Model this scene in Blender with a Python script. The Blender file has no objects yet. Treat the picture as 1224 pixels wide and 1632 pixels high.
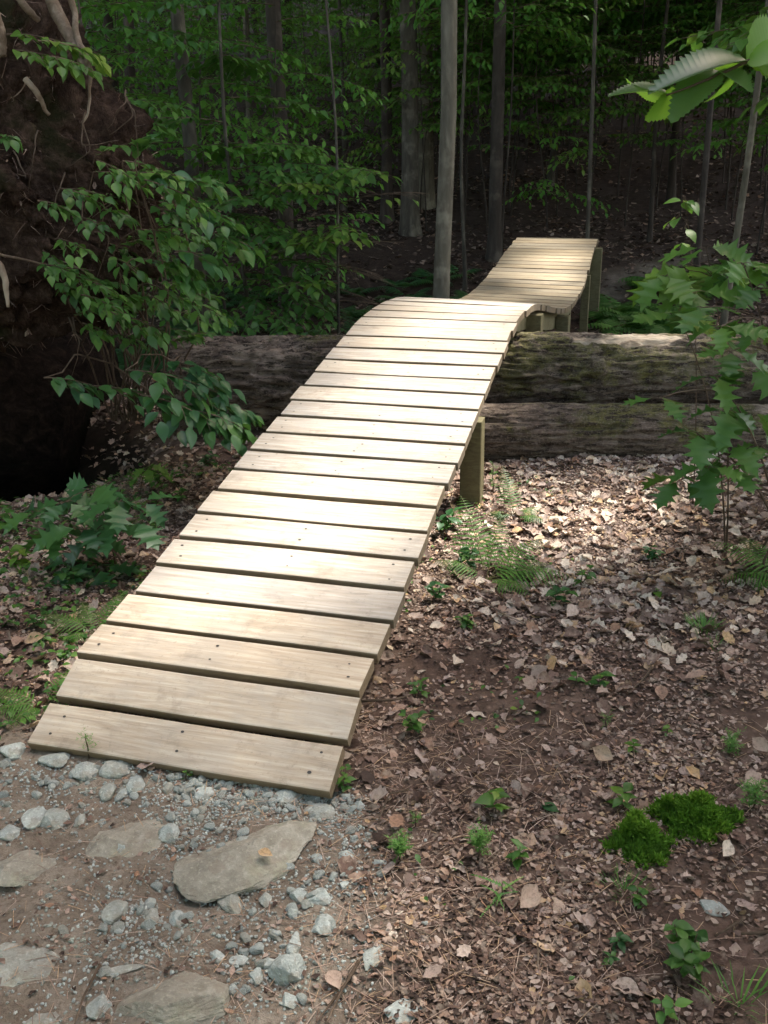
import bpy, math, random
import numpy as np
from mathutils import Matrix, Vector, Euler
random.seed(7); rng = np.random.default_rng(11)
scene = bpy.context.scene
COL = scene.collection
R = math.radians

# ------------------------------------------------------------ camera
CAM_H = 1.4452; PITCH = 0.36663; ROLL = -0.0190; FPX = 1511.2
cam_d = bpy.data.cameras.new('camera'); cam = bpy.data.objects.new('camera', cam_d)
COL.objects.link(cam); scene.camera = cam
cam_d.sensor_fit = 'VERTICAL'; cam_d.sensor_height = 24; cam_d.lens = 24*FPX/1632
cam_d.clip_start = 0.05; cam_d.clip_end = 500
cam.matrix_world = Matrix.Translation((0,0,CAM_H)) @ Matrix.Rotation(math.pi/2-PITCH, 4, 'X') @ Matrix.Rotation(ROLL, 4, 'Z')

# ------------------------------------------------------------ light
SUN_EL = R(58); SUN_AZ = R(52)          # azimuth measured from +Y towards +X
SUN = np.array([math.sin(SUN_AZ)*math.cos(SUN_EL), math.cos(SUN_AZ)*math.cos(SUN_EL), math.sin(SUN_EL)])
world = bpy.data.worlds.new('World'); scene.world = world; world.use_nodes = True
wn = world.node_tree; wn.nodes.clear()
wo = wn.nodes.new('ShaderNodeOutputWorld'); wb = wn.nodes.new('ShaderNodeBackground'); ws = wn.nodes.new('ShaderNodeTexSky')
ws.sky_type = 'NISHITA'; ws.sun_disc = False; ws.sun_elevation = SUN_EL; ws.sun_rotation = SUN_AZ
ws.air_density = 1.2; ws.dust_density = 3.0; ws.ozone_density = 1.0
wb.inputs['Strength'].default_value = 0.15
wt = wn.nodes.new('ShaderNodeMix'); wt.data_type = 'RGBA'; wt.blend_type = 'MULTIPLY'; wt.inputs[0].default_value = 1; wt.inputs[7].default_value = (1.12, .98, .84, 1)   # warm tint laid over the sky as white balance
wn.links.new(ws.outputs[0], wt.inputs[6]); wn.links.new(wt.outputs[2], wb.inputs[0]); wn.links.new(wb.outputs[0], wo.inputs[0])
sd = bpy.data.lights.new('sun', 'SUN'); sd.energy = 1.85; sd.angle = R(2.6); sd.color = (1.0, 0.95, 0.86)
so = bpy.data.objects.new('sun', sd); COL.objects.link(so)
so.rotation_euler = Vector(SUN).to_track_quat('Z', 'Y').to_euler()
scene.view_settings.view_transform = 'Standard'; scene.view_settings.look = 'None'
scene.view_settings.gamma = 1.0; scene.view_settings.use_curve_mapping = False
scene.view_settings.exposure = 2.9
scene.render.engine = 'CYCLES'
scene.cycles.max_bounces = 7; scene.cycles.diffuse_bounces = 3; scene.cycles.glossy_bounces = 2
scene.cycles.transmission_bounces = 4; scene.cycles.transparent_max_bounces = 4
scene.cycles.sample_clamp_indirect = 4.0

# ------------------------------------------------------------ numeric helpers
def _hash(ix, iy, iz, seed):
    h = (ix.astype(np.int64)*374761393 + iy.astype(np.int64)*668265263 + iz.astype(np.int64)*2147483647 + seed*974634777) & 0xffffffff
    h = ((h ^ (h >> 13)) * 1274126177) & 0xffffffff
    h = ((h ^ (h >> 16)) * 2246822519) & 0xffffffff
    return ((h ^ (h >> 15)) & 0xffffff)/float(0xffffff)
def vnoise(x, y, z=None, seed=0):
    x = np.asarray(x, float); y = np.asarray(y, float); z = np.zeros_like(x) if z is None else np.asarray(z, float)
    ix, iy, iz = np.floor(x), np.floor(y), np.floor(z)
    fx, fy, fz = x-ix, y-iy, z-iz
    fx = fx*fx*(3-2*fx); fy = fy*fy*(3-2*fy); fz = fz*fz*(3-2*fz)
    r = 0
    for a in (0, 1):
        for b in (0, 1):
            for c in (0, 1):
                w = (fx if a else 1-fx)*(fy if b else 1-fy)*(fz if c else 1-fz)
                r = r + w*_hash(ix+a, iy+b, iz+c, seed)
    return r*2-1
def fbm(x, y, z=None, octv=4, seed=0):
    x = np.asarray(x, float); y = np.asarray(y, float); z = np.zeros_like(x) if z is None else np.asarray(z, float)
    a = 1.0; s = 0; f = 1.0
    for o in range(octv):
        s = s + a*vnoise(x*f, y*f, z*f, seed+o*17); a *= .5; f *= 2.03
    return s
def smooth(a, b, x):
    t = np.clip((np.asarray(x, float)-a)/(b-a), 0, 1); return t*t*(3-2*t)
def unit(v):
    v = np.asarray(v, float); return v/np.maximum(np.linalg.norm(v, axis=-1, keepdims=True), 1e-9)

# picture direction -> world, used once to read real positions off the photograph
def ray(px, py):
    X, Y = px-612, py-816; c, s = math.cos(-ROLL), math.sin(-ROLL)
    X, Y = X*c-Y*s, X*s+Y*c
    cp, sp = math.cos(PITCH), math.sin(PITCH); u = -Y/FPX
    return np.array([X/FPX, cp+u*sp, -sp+u*cp])
def at_y(px, py, y):
    d = ray(px, py); return d*(y/d[1]) + np.array([0, 0, CAM_H])
def at_z(px, py, z=0.0):
    d = ray(px, py); return d*((z-CAM_H)/d[2]) + np.array([0, 0, CAM_H])

# ------------------------------------------------------------ terrain height
def PIT(x, y): return smooth(1, .25, np.hypot((np.asarray(x, float)+2.35)/1.35, (np.asarray(y, float)-4.75)/1.02))
def HGT(x, y):
    x = np.asarray(x, float); y = np.asarray(y, float)
    z = -0.2*smooth(5.6, 8.0, y)
    d = np.maximum(y-10.3+.10*x, 0)
    z = z + .17*d*smooth(0, 2, d) + .0028*d*d
    z = z + .10*np.maximum(np.abs(x-1)-7, 0)*smooth(6, 14, y)
    z = z - .75*PIT(x, y)
    z = z + .02*fbm(x*.9, y*.9, octv=3, seed=3)*smooth(0, 1.5, np.abs(x-.2)+.5)
    z = z + .15*fbm(x*.25, y*.25, octv=3, seed=5)*smooth(7, 14, y)
    b = smooth(1.1, 2.4, x)*smooth(5, 3.5, y)*smooth(.5, 2, y)
    z = z + .10*b
    return z
def HFINE(x, y):
    return HGT(x, y) + .010*fbm(x*7, y*7, octv=3, seed=21) + .004*fbm(x*30, y*30, octv=2, seed=22)
def PATH(x, y):
    """1 on the worn stony path, 0 on the leaf litter"""
    e = -.06 + .12*fbm(x*1.7, y*1.7, octv=3, seed=31)
    p = smooth(.12, -.12, x-e-.03*y)*smooth(2.05, 1.72, y+.36*(x+.1))
    far = .7*smooth(.5, .15, np.abs(x-(2.1+1.1*(y-10.6))))*smooth(10.2, 10.9, y)*smooth(13, 11.6, y)
    return np.maximum(p, far)
def ground_at(px, py, it=8):
    z = 0.0
    for _ in range(it):
        p = at_z(px, py, z); z = float(HFINE(p[0], p[1]))
    return np.array([p[0], p[1], z])

# ------------------------------------------------------------ mesh building
class MB:
    def __init__(s): s.v = []; s.f = []; s.n = 0; s.c = []
    def add(s, verts, faces, rnd=0.5, mat=0):
        """verts (k,3); faces list of index lists, or an int array (m,3|4); rnd scalar or (k,)"""
        verts = np.asarray(verts, float); k = len(verts)
        if isinstance(faces, np.ndarray): s.f.append((faces+s.n, mat))
        else:
            for sz in {len(f) for f in faces}:
                s.f.append((np.array([f for f in faces if len(f) == sz])+s.n, mat))
        s.v.append(verts); s.c.append(np.broadcast_to(np.asarray(rnd, float), (k,)).copy()); s.n += k
    def mesh(s, name, mats, smooth_=True):
        me = bpy.data.meshes.new(name)
        if not s.v: return me
        V = np.concatenate(s.v).astype(np.float32); C = np.concatenate(s.c).astype(np.float32)
        sizes = np.concatenate([np.full(len(f), f.shape[1]) for f, m in s.f]).astype(np.int32)
        loops = np.concatenate([f.ravel() for f, m in s.f]).astype(np.int32)
        mi = np.concatenate([np.full(len(f), m) for f, m in s.f]).astype(np.int32)
        me.vertices.add(len(V)); me.vertices.foreach_set('co', V.ravel())
        me.loops.add(len(loops)); me.loops.foreach_set('vertex_index', loops)
        me.polygons.add(len(sizes))
        me.polygons.foreach_set('loop_start', (np.cumsum(sizes)-sizes).astype(np.int32))
        me.polygons.foreach_set('loop_total', sizes)
        me.polygons.foreach_set('material_index', mi)
        me.polygons.foreach_set('use_smooth', np.full(len(sizes), smooth_, bool))
        at = me.attributes.new('rnd', 'FLOAT', 'POINT'); at.data.foreach_set('value', C)
        for m in (mats if isinstance(mats, (list, tuple)) else [mats]): me.materials.append(m)
        me.update(calc_edges=True)
        return me
    def build(s, name, mats, parent=None, smooth_=True, loc=None):
        me = s.mesh(name, mats, smooth_)
        o = bpy.data.objects.new(name, me); COL.objects.link(o)
        if loc is not None:
            loc = Vector([float(a) for a in loc]); me.transform(Matrix.Translation(-loc)); o.location = loc
        if parent is not None:
            o.parent = parent; w = Vector((0, 0, 0)); q = parent
            while q is not None: w += q.location; q = q.parent
            if loc is None: me.transform(Matrix.Translation(-w))
            else: o.location = loc-w
        return o
def tag(o, label=None, cat=None, group=None, kind=None):
    if label: o['label'] = label
    if cat: o['category'] = cat
    if group: o['group'] = group
    if kind: o['kind'] = kind
    return o
def empty(name, loc, label=None, cat=None, group=None):
    o = bpy.data.objects.new(name, None); COL.objects.link(o); o.location = [float(a) for a in loc]
    o.empty_display_size = .1
    return tag(o, label, cat, group)
def copy_tree(o, loc, rz=0, sc=1.0, label=None, group=None, drop=()):
    c = o.copy(); COL.objects.link(c); c.location = loc; c.rotation_euler = (0, 0, rz); c.scale = (sc, sc, sc)
    if label: c['label'] = label
    if group: c['group'] = group
    for ch in list(o.children):
        d = ch.copy(); COL.objects.link(d); d.parent = c
        for g in ch.children:
            e = g.copy(); COL.objects.link(e); e.parent = d
    return c

def tube(mb, pts, rad, n=6, rnd=.5, mat=0, cap=True, rough=0, seed=0):
    pts = np.asarray(pts, float); m = len(pts); rad = np.broadcast_to(np.asarray(rad, float), (m,))
    T = np.gradient(pts, axis=0); T = unit(T)
    ref = np.array([0, 0, 1.]) if abs(T[0, 2]) < .9 else np.array([1., 0, 0])
    U = unit(np.cross(T, ref)); 
    for i in range(1, m):
        if np.dot(U[i], U[i-1]) < 0: U[i] = -U[i]
    W = np.cross(T, U)
    a = np.arange(n)*2*math.pi/n
    r = rad[:, None]*np.ones((m, n))
    if rough: r = r*(1+rough*fbm(np.cos(a)[None, :]*2+0*r, np.sin(a)[None, :]*2+0*r, np.arange(m)[:, None]*.8+0*r, 2, seed))
    V = pts[:, None]+U[:, None]*(np.cos(a)[None, :]*r)[..., None]+W[:, None]*(np.sin(a)[None, :]*r)[..., None]
    V = V.reshape(-1, 3)
    i = np.arange(m-1)[:, None]*n; j = np.arange(n)[None]; j2 = (j+1) % n
    F = np.stack([i+j, i+j2, i+n+j2, i+n+j], -1).reshape(-1, 4)
    mb.add(V, F, rnd, mat)
    if cap:
        mb.f.append((np.array([list(range(n))[::-1]])+mb.n-m*n, mat)); mb.f.append((np.array([list(range(n))])+mb.n-n, mat))
def curve(p0, p1, sag=0.0, n=8, wob=0.0, seed=0):
    t = np.linspace(0, 1, n)[:, None]; p0 = np.asarray(p0, float); p1 = np.asarray(p1, float)
    P = p0+(p1-p0)*t; P[:, 2] += sag*4*(t*(1-t))[:, 0]
    if wob:
        L = np.linalg.norm(p1-p0)
        for k in range(3): P[:, k] += wob*L*(fbm(t[:, 0]*3+seed*7.3, t[:, 0]*0+k*5.1, octv=2, seed=seed)*4*(t*(1-t))[:, 0])
    return P

# leaf templates: half-width stations along the midrib
def leaf_tpl(st, fold=.35, droop=.25, wave=0.0, asym=0.0):
    V = []; F = []; n = len(st)
    for i, s in enumerate(st):
        t, w = s[0], s[1]; tip = s[2] if len(s) > 2 else t
        z = -droop*t*t
        V += [(t, 0, z), (tip, w, z+fold*w+wave*math.sin(t*19)*w), (tip, -w*(1-asym), z+fold*w+wave*math.cos(t*17)*w)]
    for i in range(n-1):
        a, b = 3*i, 3*i+3
        F += [(a, b, b+1, a+1), (a, a+2, b+2, b)]
    return np.array(V, float), np.array(F)
OVATE = [(0, .012), (.14, .17), (.32, .29), (.5, .30), (.7, .21), (.87, .09), (1, .004)]
T_OV = [leaf_tpl(OVATE, .28, .22), leaf_tpl(OVATE, .12, .38, .1), leaf_tpl(OVATE, .45, .12)]
T_OV_LOW = [leaf_tpl([(0, .01), (.4, .30), (.75, .18), (1, .005)], .25, .22), leaf_tpl([(0, .01), (.4, .28), (.75, .19), (1, .005)], .1, .4)]
_sv = [(0, .01)]
for k in range(16):
    t = .05+.92*k/16; w = .33*math.sin(math.pi*min(1, t**.75))**.8+.01
    _sv += [(t, w*.90), (t+.045, w*1.02, t+.06)]
_sv += [(1, .003)]
T_SERR = [leaf_tpl(_sv, .30, .25), leaf_tpl(_sv, .5, .45), leaf_tpl(_sv, .18, .1, .06)]
OAK = [(0, .01), (.06, .04), (.13, .12, .15), (.20, .28, .28), (.25, .17, .29), (.31, .19), (.40, .44, .50), (.46, .27, .50), (.51, .20), (.57, .22), (.62, .46, .76), (.69, .26, .74), (.73, .17), (.79, .19), (.83, .27, .94), (.88, .12), (.94, .07), (1.05, .003)]
T_OAK = [leaf_tpl(OAK, .12, .25, .05), leaf_tpl(OAK, .22, .45, .08), leaf_tpl(OAK, .05, .12, .12)]
DEAD = [(0, .01), (.12, .12), (.25, .27, .29), (.33, .20), (.5, .34, .55), (.6, .22), (.75, .22, .8), (.87, .09), (1, .01)]
T_DEAD = [leaf_tpl(DEAD, .45, -.35, .25), leaf_tpl(OVATE, .8, -.2, .3), leaf_tpl(OVATE, -.6, .5, .3), leaf_tpl(DEAD, -.35, .3, .35), leaf_tpl(OVATE, .15, .1, .45), leaf_tpl(DEAD, 1.0, .3, .2)]
T_DEAD_LOW = [leaf_tpl([(0, .08), (.5, .32), (1, .05)], .4, .2), leaf_tpl([(0, .1), (.5, .3), (1, .1)], -.3, -.2)]
def scatter(mb, tpls, pos, dirs, ups, size, rnd, mat=0, wid=None):
    """place one leaf per row: dirs = midrib direction, ups = upper side"""
    pos = np.asarray(pos, float); N = len(pos)
    if N == 0: return
    X = unit(dirs); Y = unit(np.cross(ups, X)); Z = np.cross(X, Y)
    size = np.broadcast_to(size, (N,)); rnd = np.broadcast_to(rnd, (N,))
    wid = np.ones(N) if wid is None else np.broadcast_to(wid, (N,))
    pick = rng.integers(0, len(tpls), N)
    for k, (tv, tf) in enumerate(tpls):
        I = np.nonzero(pick == k)[0]
        if not len(I): continue
        s = size[I][:, None, None]; w = wid[I][:, None, None]
        V = pos[I][:, None]+s*(tv[None, :, 0:1]*X[I][:, None]+tv[None, :, 1:2]*w*Y[I][:, None]+tv[None, :, 2:3]*Z[I][:, None])
        kk = len(tv)
        F = (tf[None]+(np.arange(len(I))*kk)[:, None, None]).reshape(-1, tf.shape[1])
        mb.add(V.reshape(-1, 3), F, np.repeat(rnd[I], kk), mat)

class Leaves:
    """collects leaf placements, then scatters them in one go"""
    def __init__(s): s.p = []; s.d = []; s.u = []; s.s = []; s.r = []
    def add(s, p, d, u, sz, r): s.p.append(p); s.d.append(d); s.u.append(u); s.s.append(sz); s.r.append(r)
    def flush(s, mb, tpls, mat=0, keep=None):
        if not s.p: return
        P, D, U, S, Q = map(np.array, (s.p, s.d, s.u, s.s, s.r))
        if keep is not None:
            m = keep(P); P, D, U, S, Q = P[m], D[m], U[m], S[m], Q[m]
        scatter(mb, tpls, P, D, U, S, Q, mat)
def rot_about(v, k, a):
    v = np.asarray(v, float); k = unit(k); return v*math.cos(a)+np.cross(k, v)*math.sin(a)+k*np.dot(k, v)*(1-math.cos(a))
rr = random.Random(5)
def spray(L, stem, p0, d, length, lsize, r0=.004, twigs=5, step=.6, droop=.18, shade=.5, flat=.25):
    """a flat leafy bough: main axis with alternating side twigs, leaves in two rows"""
    d = unit(d); n = 9; up = np.array([0, 0, 1.])
    pts = []
    for i in range(n):
        t = i/(n-1); q = np.asarray(p0)+d*length*t; q = q+np.array([0, 0, -droop*length*t*t]); pts.append(q)
    pts = np.array(pts)
    if stem is not None: tube(stem, pts, np.linspace(r0, r0*.25, n), 4, cap=False)
    side = unit(np.cross(up, d)) if abs(d[2]) < .98 else np.array([1., 0, 0])
    def row(P, sz):
        seg = np.linalg.norm(np.diff(P, axis=0), axis=1); tot = seg.sum(); k = max(2, int(tot/(sz*step)))
        cs = np.concatenate([[0], np.cumsum(seg)])
        for j in range(k+1):
            s_ = tot*(j+.5+rr.uniform(-.2, .2))/(k+1) if j < k else tot
            q = np.array([np.interp(s_, cs, P[:, a]) for a in range(3)])
            T = unit(P[-1]-P[0]) if len(P) < 4 else unit(P[min(len(P)-1, int(s_/tot*(len(P)-1))+1)]-P[int(s_/tot*(len(P)-1)) if s_ < tot else -2])
            sd = 1 if j % 2 else -1
            ang = sd*rr.uniform(.6, 1.15) if j < k else 0
            ld = rot_about(T, up, ang); ld = ld+np.array([0, 0, rr.uniform(-.35, .1)])
            u = up+np.array([rr.gauss(0, flat), rr.gauss(0, flat), 0])
            L.add(q, ld, u, sz*rr.uniform(.65, 1.15), min(1, max(0, shade+rr.gauss(0, .17))))
    row(pts, lsize)
    for k in range(twigs):
        t = .18+.72*k/max(1, twigs); i = t*(n-1); i0 = int(i); q = pts[i0]+(pts[min(i0+1, n-1)]-pts[i0])*(i-i0)
        sd = 1 if k % 2 else -1
        td = rot_about(unit(pts[min(i0+1, n-1)]-pts[i0]), up, sd*rr.uniform(.6, .95))
        tl = length*(.55*(1-t)+.12)*rr.uniform(.8, 1.2)
        tp = np.array([q+td*tl*s_+np.array([0, 0, -droop*tl*s_*s_]) for s_ in np.linspace(0, 1, 5)])
        if stem is not None: tube(stem, tp, np.linspace(r0*.5, r0*.2, 5), 3, cap=False)
        row(tp, lsize)

# ------------------------------------------------------------ materials
def nt(name):
    m = bpy.data.materials.new(name); m.use_nodes = True; t = m.node_tree; t.nodes.clear()
    o = t.nodes.new('ShaderNodeOutputMaterial'); b = t.nodes.new('ShaderNodeBsdfPrincipled'); t.links.new(b.outputs[0], o.inputs[0])
    return m, t, b, o
def node(t, ty, **kw):
    n = t.nodes.new(ty)
    for k, v in kw.items():
        if k in n.inputs: n.inputs[k].default_value = v
        else: setattr(n, k, v)
    return n
def ramp(t, fac, stops, interp='LINEAR'):
    r = t.nodes.new('ShaderNodeValToRGB'); r.color_ramp.interpolation = interp
    e = r.color_ramp.elements
    while len(e) < len(stops): e.new(.5)
    for i, (p, c) in enumerate(stops): e[i].position = p; e[i].color = (*c, 1)
    t.links.new(fac, r.inputs[0]); return r.outputs[0]
def mix(t, fac, a, b, bt='MIX'):
    m = t.nodes.new('ShaderNodeMix'); m.data_type = 'RGBA'; m.blend_type = bt
    for s, v in ((m.inputs[0], fac), (m.inputs[6], a), (m.inputs[7], b)):
        if hasattr(v, 'is_linked') or isinstance(v, bpy.types.NodeSocket): t.links.new(v, s)
        elif isinstance(v, tuple): s.default_value = (*v, 1)
        else: s.default_value = v
    return m.outputs[2]
def math_(t, op, a, b=0.0, c=None):
    m = t.nodes.new('ShaderNodeMath'); m.operation = op
    for s, v in zip(m.inputs, (a, b, c)):
        if v is None: continue
        if isinstance(v, bpy.types.NodeSocket): t.links.new(v, s)
        else: s.default_value = v
    return m.outputs[0]
def coords(t, scale=(1, 1, 1), kind='Object', off=None):
    tc = t.nodes.new('ShaderNodeTexCoord'); mp = t.nodes.new('ShaderNodeMapping'); mp.inputs['Scale'].default_value = scale
    t.links.new(tc.outputs[kind], mp.inputs[0])
    if off is not None: t.links.new(off, mp.inputs['Location'])
    return mp.outputs[0]
def noise(t, vec, scale, detail=5, rough=.6, dist=0):
    n = node(t, 'ShaderNodeTexNoise', Scale=scale, Detail=detail, Roughness=rough, Distortion=dist); t.links.new(vec, n.inputs['Vector']); return n.outputs[0]
def voro(t, vec, scale, feature='F1', out=0):
    n = t.nodes.new('ShaderNodeTexVoronoi'); n.feature = feature; n.inputs['Scale'].default_value = scale; t.links.new(vec, n.inputs['Vector']); return n.outputs[out]
def bump(t, b, h, strength=.5, dist=.01):
    n = node(t, 'ShaderNodeBump', Strength=strength, Distance=dist); t.links.new(h, n.inputs['Height']); t.links.new(n.outputs[0], b.inputs['Normal'])
def attr(t, name='rnd'):
    a = t.nodes.new('ShaderNodeAttribute'); a.attribute_name = name; return a.outputs['Fac']

def smoothn(t, v, a, b_):
    n = t.nodes.new('ShaderNodeMapRange'); n.interpolation_type = 'SMOOTHSTEP'; n.inputs[1].default_value = a; n.inputs[2].default_value = b_
    t.links.new(v, n.inputs[0]); return n.outputs[0]
def leaf_mat(name, stops, rough=.45, trans=.35, tcol=(.10, .22, .02), spec=.4):
    m, t, b, o = nt(name)
    a = attr(t); col = ramp(t, a, stops)
    n = noise(t, coords(t), 30, 3); col = mix(t, math_(t, 'MULTIPLY', n, .35), col, (.03, .05, .012))
    bs = noise(t, coords(t), 55, 3, .7); col = mix(t, math_(t, 'MULTIPLY', smoothn(t, bs, .66, .74), .6), col, (.16, .12, .03))
    t.links.new(col, b.inputs['Base Color']); b.inputs['Roughness'].default_value = rough; b.inputs['Specular IOR Level'].default_value = spec
    tr = t.nodes.new('ShaderNodeBsdfTranslucent')
    t.links.new(mix(t, .55, col, tcol), tr.inputs[0])
    ms = t.nodes.new('ShaderNodeMixShader'); ms.inputs[0].default_value = trans
    t.links.new(b.outputs[0], ms.inputs[1]); t.links.new(tr.outputs[0], ms.inputs[2]); t.links.new(ms.outputs[0], o.inputs[0])
    return m
M_leaf = leaf_mat('forest_leaf', [(0, (.032, .10, .022)), (.5, (.06, .165, .03)), (1, (.13, .26, .04))])
M_under = leaf_mat('understory_leaf', [(0, (.06, .18, .035)), (.5, (.10, .28, .04)), (1, (.20, .38, .06))], trans=.45, tcol=(.16, .36, .03))
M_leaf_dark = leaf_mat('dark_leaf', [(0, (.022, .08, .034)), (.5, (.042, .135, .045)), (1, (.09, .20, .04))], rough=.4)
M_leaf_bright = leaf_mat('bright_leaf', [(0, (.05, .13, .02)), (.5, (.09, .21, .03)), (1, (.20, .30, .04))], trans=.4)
M_fern = leaf_mat('fern_leaf', [(0, (.04, .12, .02)), (.5, (.09, .22, .03)), (1, (.17, .32, .05))], rough=.6, trans=.4)
M_moss = leaf_mat('moss_green', [(0, (.04, .11, .008)), (.5, (.10, .24, .012)), (1, (.22, .38, .03))], rough=.8, trans=.3)
M_needle = leaf_mat('needle_green', [(0, (.05, .15, .03)), (.5, (.09, .24, .04)), (1, (.18, .34, .06))], rough=.55, trans=.25)
M_canopy = leaf_mat('canopy_leaf', [(0, (.03, .08, .018)), (1, (.07, .16, .03))], trans=.25)

def dead_mat():
    m, t, b, o = nt('dead_leaf'); a = attr(t)
    col = ramp(t, a, [(0, (.04, .024, .018)), (.15, (.10, .060, .044)), (.32, (.20, .125, .095)), (.46, (.15, .10, .08)), (.55, (.44, .325, .265)), (.64, (.32, .18, .11)), (.74, (.52, .41, .34)), (.84, (.38, .29, .255)), (.93, (.55, .36, .18)), (1, (.62, .53, .43))])
    n = noise(t, coords(t), 130, 5, .75); col = mix(t, smoothn(t, n, .42, .72), col, mix(t, .6, col, (.05, .03, .02)))
    n2 = noise(t, coords(t), 35, 3); col = mix(t, math_(t, 'MULTIPLY', smoothn(t, n2, .5, .66), .4), col, (.50, .40, .31)); bump(t, b, n, .6, .003)
    t.links.new(col, b.inputs['Base Color']); b.inputs['Roughness'].default_value = .7; b.inputs['Specular IOR Level'].default_value = .3
    tr = t.nodes.new('ShaderNodeBsdfTranslucent'); t.links.new(col, tr.inputs[0])
    ms = t.nodes.new('ShaderNodeMixShader'); ms.inputs[0].default_value = .15
    t.links.new(b.outputs[0], ms.inputs[1]); t.links.new(tr.outputs[0], ms.inputs[2]); t.links.new(ms.outputs[0], o.inputs[0])
    return m
M_dead = dead_mat()

def ground_mat():
    m, t, b, o = nt('forest_floor'); c = coords(t)
    big = noise(t, c, 1.3, 5, .6); mid = noise(t, c, 9, 6, .7); fine = noise(t, c, 70, 5, .75); v = voro(t, c, 38)
    col = ramp(t, mid, [(.28, (.05, .030, .021)), (.45, (.125, .078, .056)), (.58, (.21, .14, .105)), (.75, (.38, .28, .215))])
    col = mix(t, math_(t, 'MULTIPLY', fine, .8), col, (.07, .05, .042), 'MIX')
    chips = ramp(t, v, [(0, (.42, .32, .25)), (.18, (.22, .15, .11)), (.4, (.09, .06, .045))])
    col = mix(t, math_(t, 'MULTIPLY', smoothn(t, big, .45, .6), .5), col, chips)
    dirt = ramp(t, mid, [(.25, (.13, .10, .075)), (.5, (.23, .19, .15)), (.75, (.36, .31, .25))])
    dirt = mix(t, smoothn(t, fine, .45, .75), dirt, (.12, .085, .062))
    p = attr(t, 'path'); col = mix(t, attr(t, 'far_shade'), col, mix(t, 1.0, col, (.42, .40, .40), 'MULTIPLY'))  # far ground multiplied darker: forest shade painted into the colour
    col = mix(t, p, col, dirt)
    col = mix(t, attr(t, 'pit_shade'), col, ramp(t, mid, [(.3, (.010, .007, .005)), (.7, (.035, .024, .017))]))  # bare pit soil, painted near black for the shade of the hollow
    t.links.new(col, b.inputs['Base Color']); b.inputs['Roughness'].default_value = .95; b.inputs['Specular IOR Level'].default_value = .15
    h = math_(t, 'ADD', math_(t, 'MULTIPLY', mid, 1.0), math_(t, 'MULTIPLY', fine, .8)); bump(t, b, h, .7, .02)
    return m
M_ground = ground_mat()

def wood_mat(name, tint=(1, 1, 1), grey=.35, dark=1.0):
    m, t, b, o = nt(name)
    oi = t.nodes.new('ShaderNodeObjectInfo')
    cmb = t.nodes.new('ShaderNodeCombineXYZ'); rs = math_(t, 'MULTIPLY', oi.outputs['Random'], 37.0)
    for i in range(3): t.links.new(rs, cmb.inputs[i])
    c = coords(t, (1.3, 13, 13), off=cmb.outputs[0]); cf = coords(t, (6, 120, 120), off=cmb.outputs[0]); cb = coords(t, (1, 1, 1), off=cmb.outputs[0])
    g1 = noise(t, c, 3.0, 4, .55, 1.5); g2 = noise(t, cf, 1.5, 4, .7); blot = noise(t, cb, 5, 5, .65)
    wv = t.nodes.new('ShaderNodeTexWave'); wv.bands_direction = 'Y'; wv.inputs['Scale'].default_value = 1.2; wv.inputs['Distortion'].default_value = 6; wv.inputs['Detail'].default_value = 3; wv.inputs['Detail Scale'].default_value = .7
    t.links.new(c, wv.inputs['Vector'])
    L = lambda r, g, b_: (r*tint[0]*dark, g*tint[1]*dark, b_*tint[2]*dark)
    col = ramp(t, g1, [(.3, L(.31, .265, .215)), (.5, L(.42, .37, .31)), (.7, L(.52, .475, .41))])
    col = mix(t, math_(t, 'MULTIPLY', wv.outputs[1], .22), col, L(.30, .22, .14))
    col = mix(t, math_(t, 'MULTIPLY', smoothn(t, g2, .5, .75), .45), col, L(.23, .185, .14))
    gm = noise(t, coords(t, (1, 1, 1), off=cmb.outputs[0]), 11, 6, .75); col = mix(t, math_(t, 'MULTIPLY', smoothn(t, gm, .53, .66), .38), col, L(.20, .165, .13))
    sp = noise(t, coords(t, (1, 1, 1), off=cmb.outputs[0]), 75, 4, .8); col = mix(t, math_(t, 'MULTIPLY', smoothn(t, sp, .58, .72), .55), col, L(.16, .13, .10))
    col = mix(t, math_(t, 'MULTIPLY', smoothn(t, blot, .44, .62), grey), col, L(.30, .29, .275))
    v = voro(t, coords(t, (1, 1, 1), off=cmb.outputs[0]), 9)
    col = mix(t, math_(t, 'MULTIPLY', smoothn(t, v, .06, .03), .6), col, L(.17, .11, .07))
    pr = ramp(t, oi.outputs['Random'], [(0, (.80, .80, .82)), (.5, (1, .97, .93)), (1, (.92, .86, .78))])
    col = mix(t, 1.0, col, pr, 'MULTIPLY')
    t.links.new(col, b.inputs['Base Color']); b.inputs['Roughness'].default_value = .62; b.inputs['Specular IOR Level'].default_value = .35
    bump(t, b, math_(t, 'ADD', g2, math_(t, 'MULTIPLY', g1, .5)), .35, .003)
    return m
M_plank = wood_mat('weathered_plank')
M_edge_shade = wood_mat('plank_edge_shade', (.92, .82, .66), .3, .50)  # edge faces darker than the tops: shade painted into the wood
M_plank2 = wood_mat('tan_plank', (.98, .92, .76), .15)
M_treated = wood_mat('green_treated_wood', (.52, .54, .34), .15, .62)
M_hole = nt('nail_hole')[0]; M_hole.node_tree.nodes['Principled BSDF'].inputs['Base Color'].default_value = (.03, .025, .022, 1)

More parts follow.
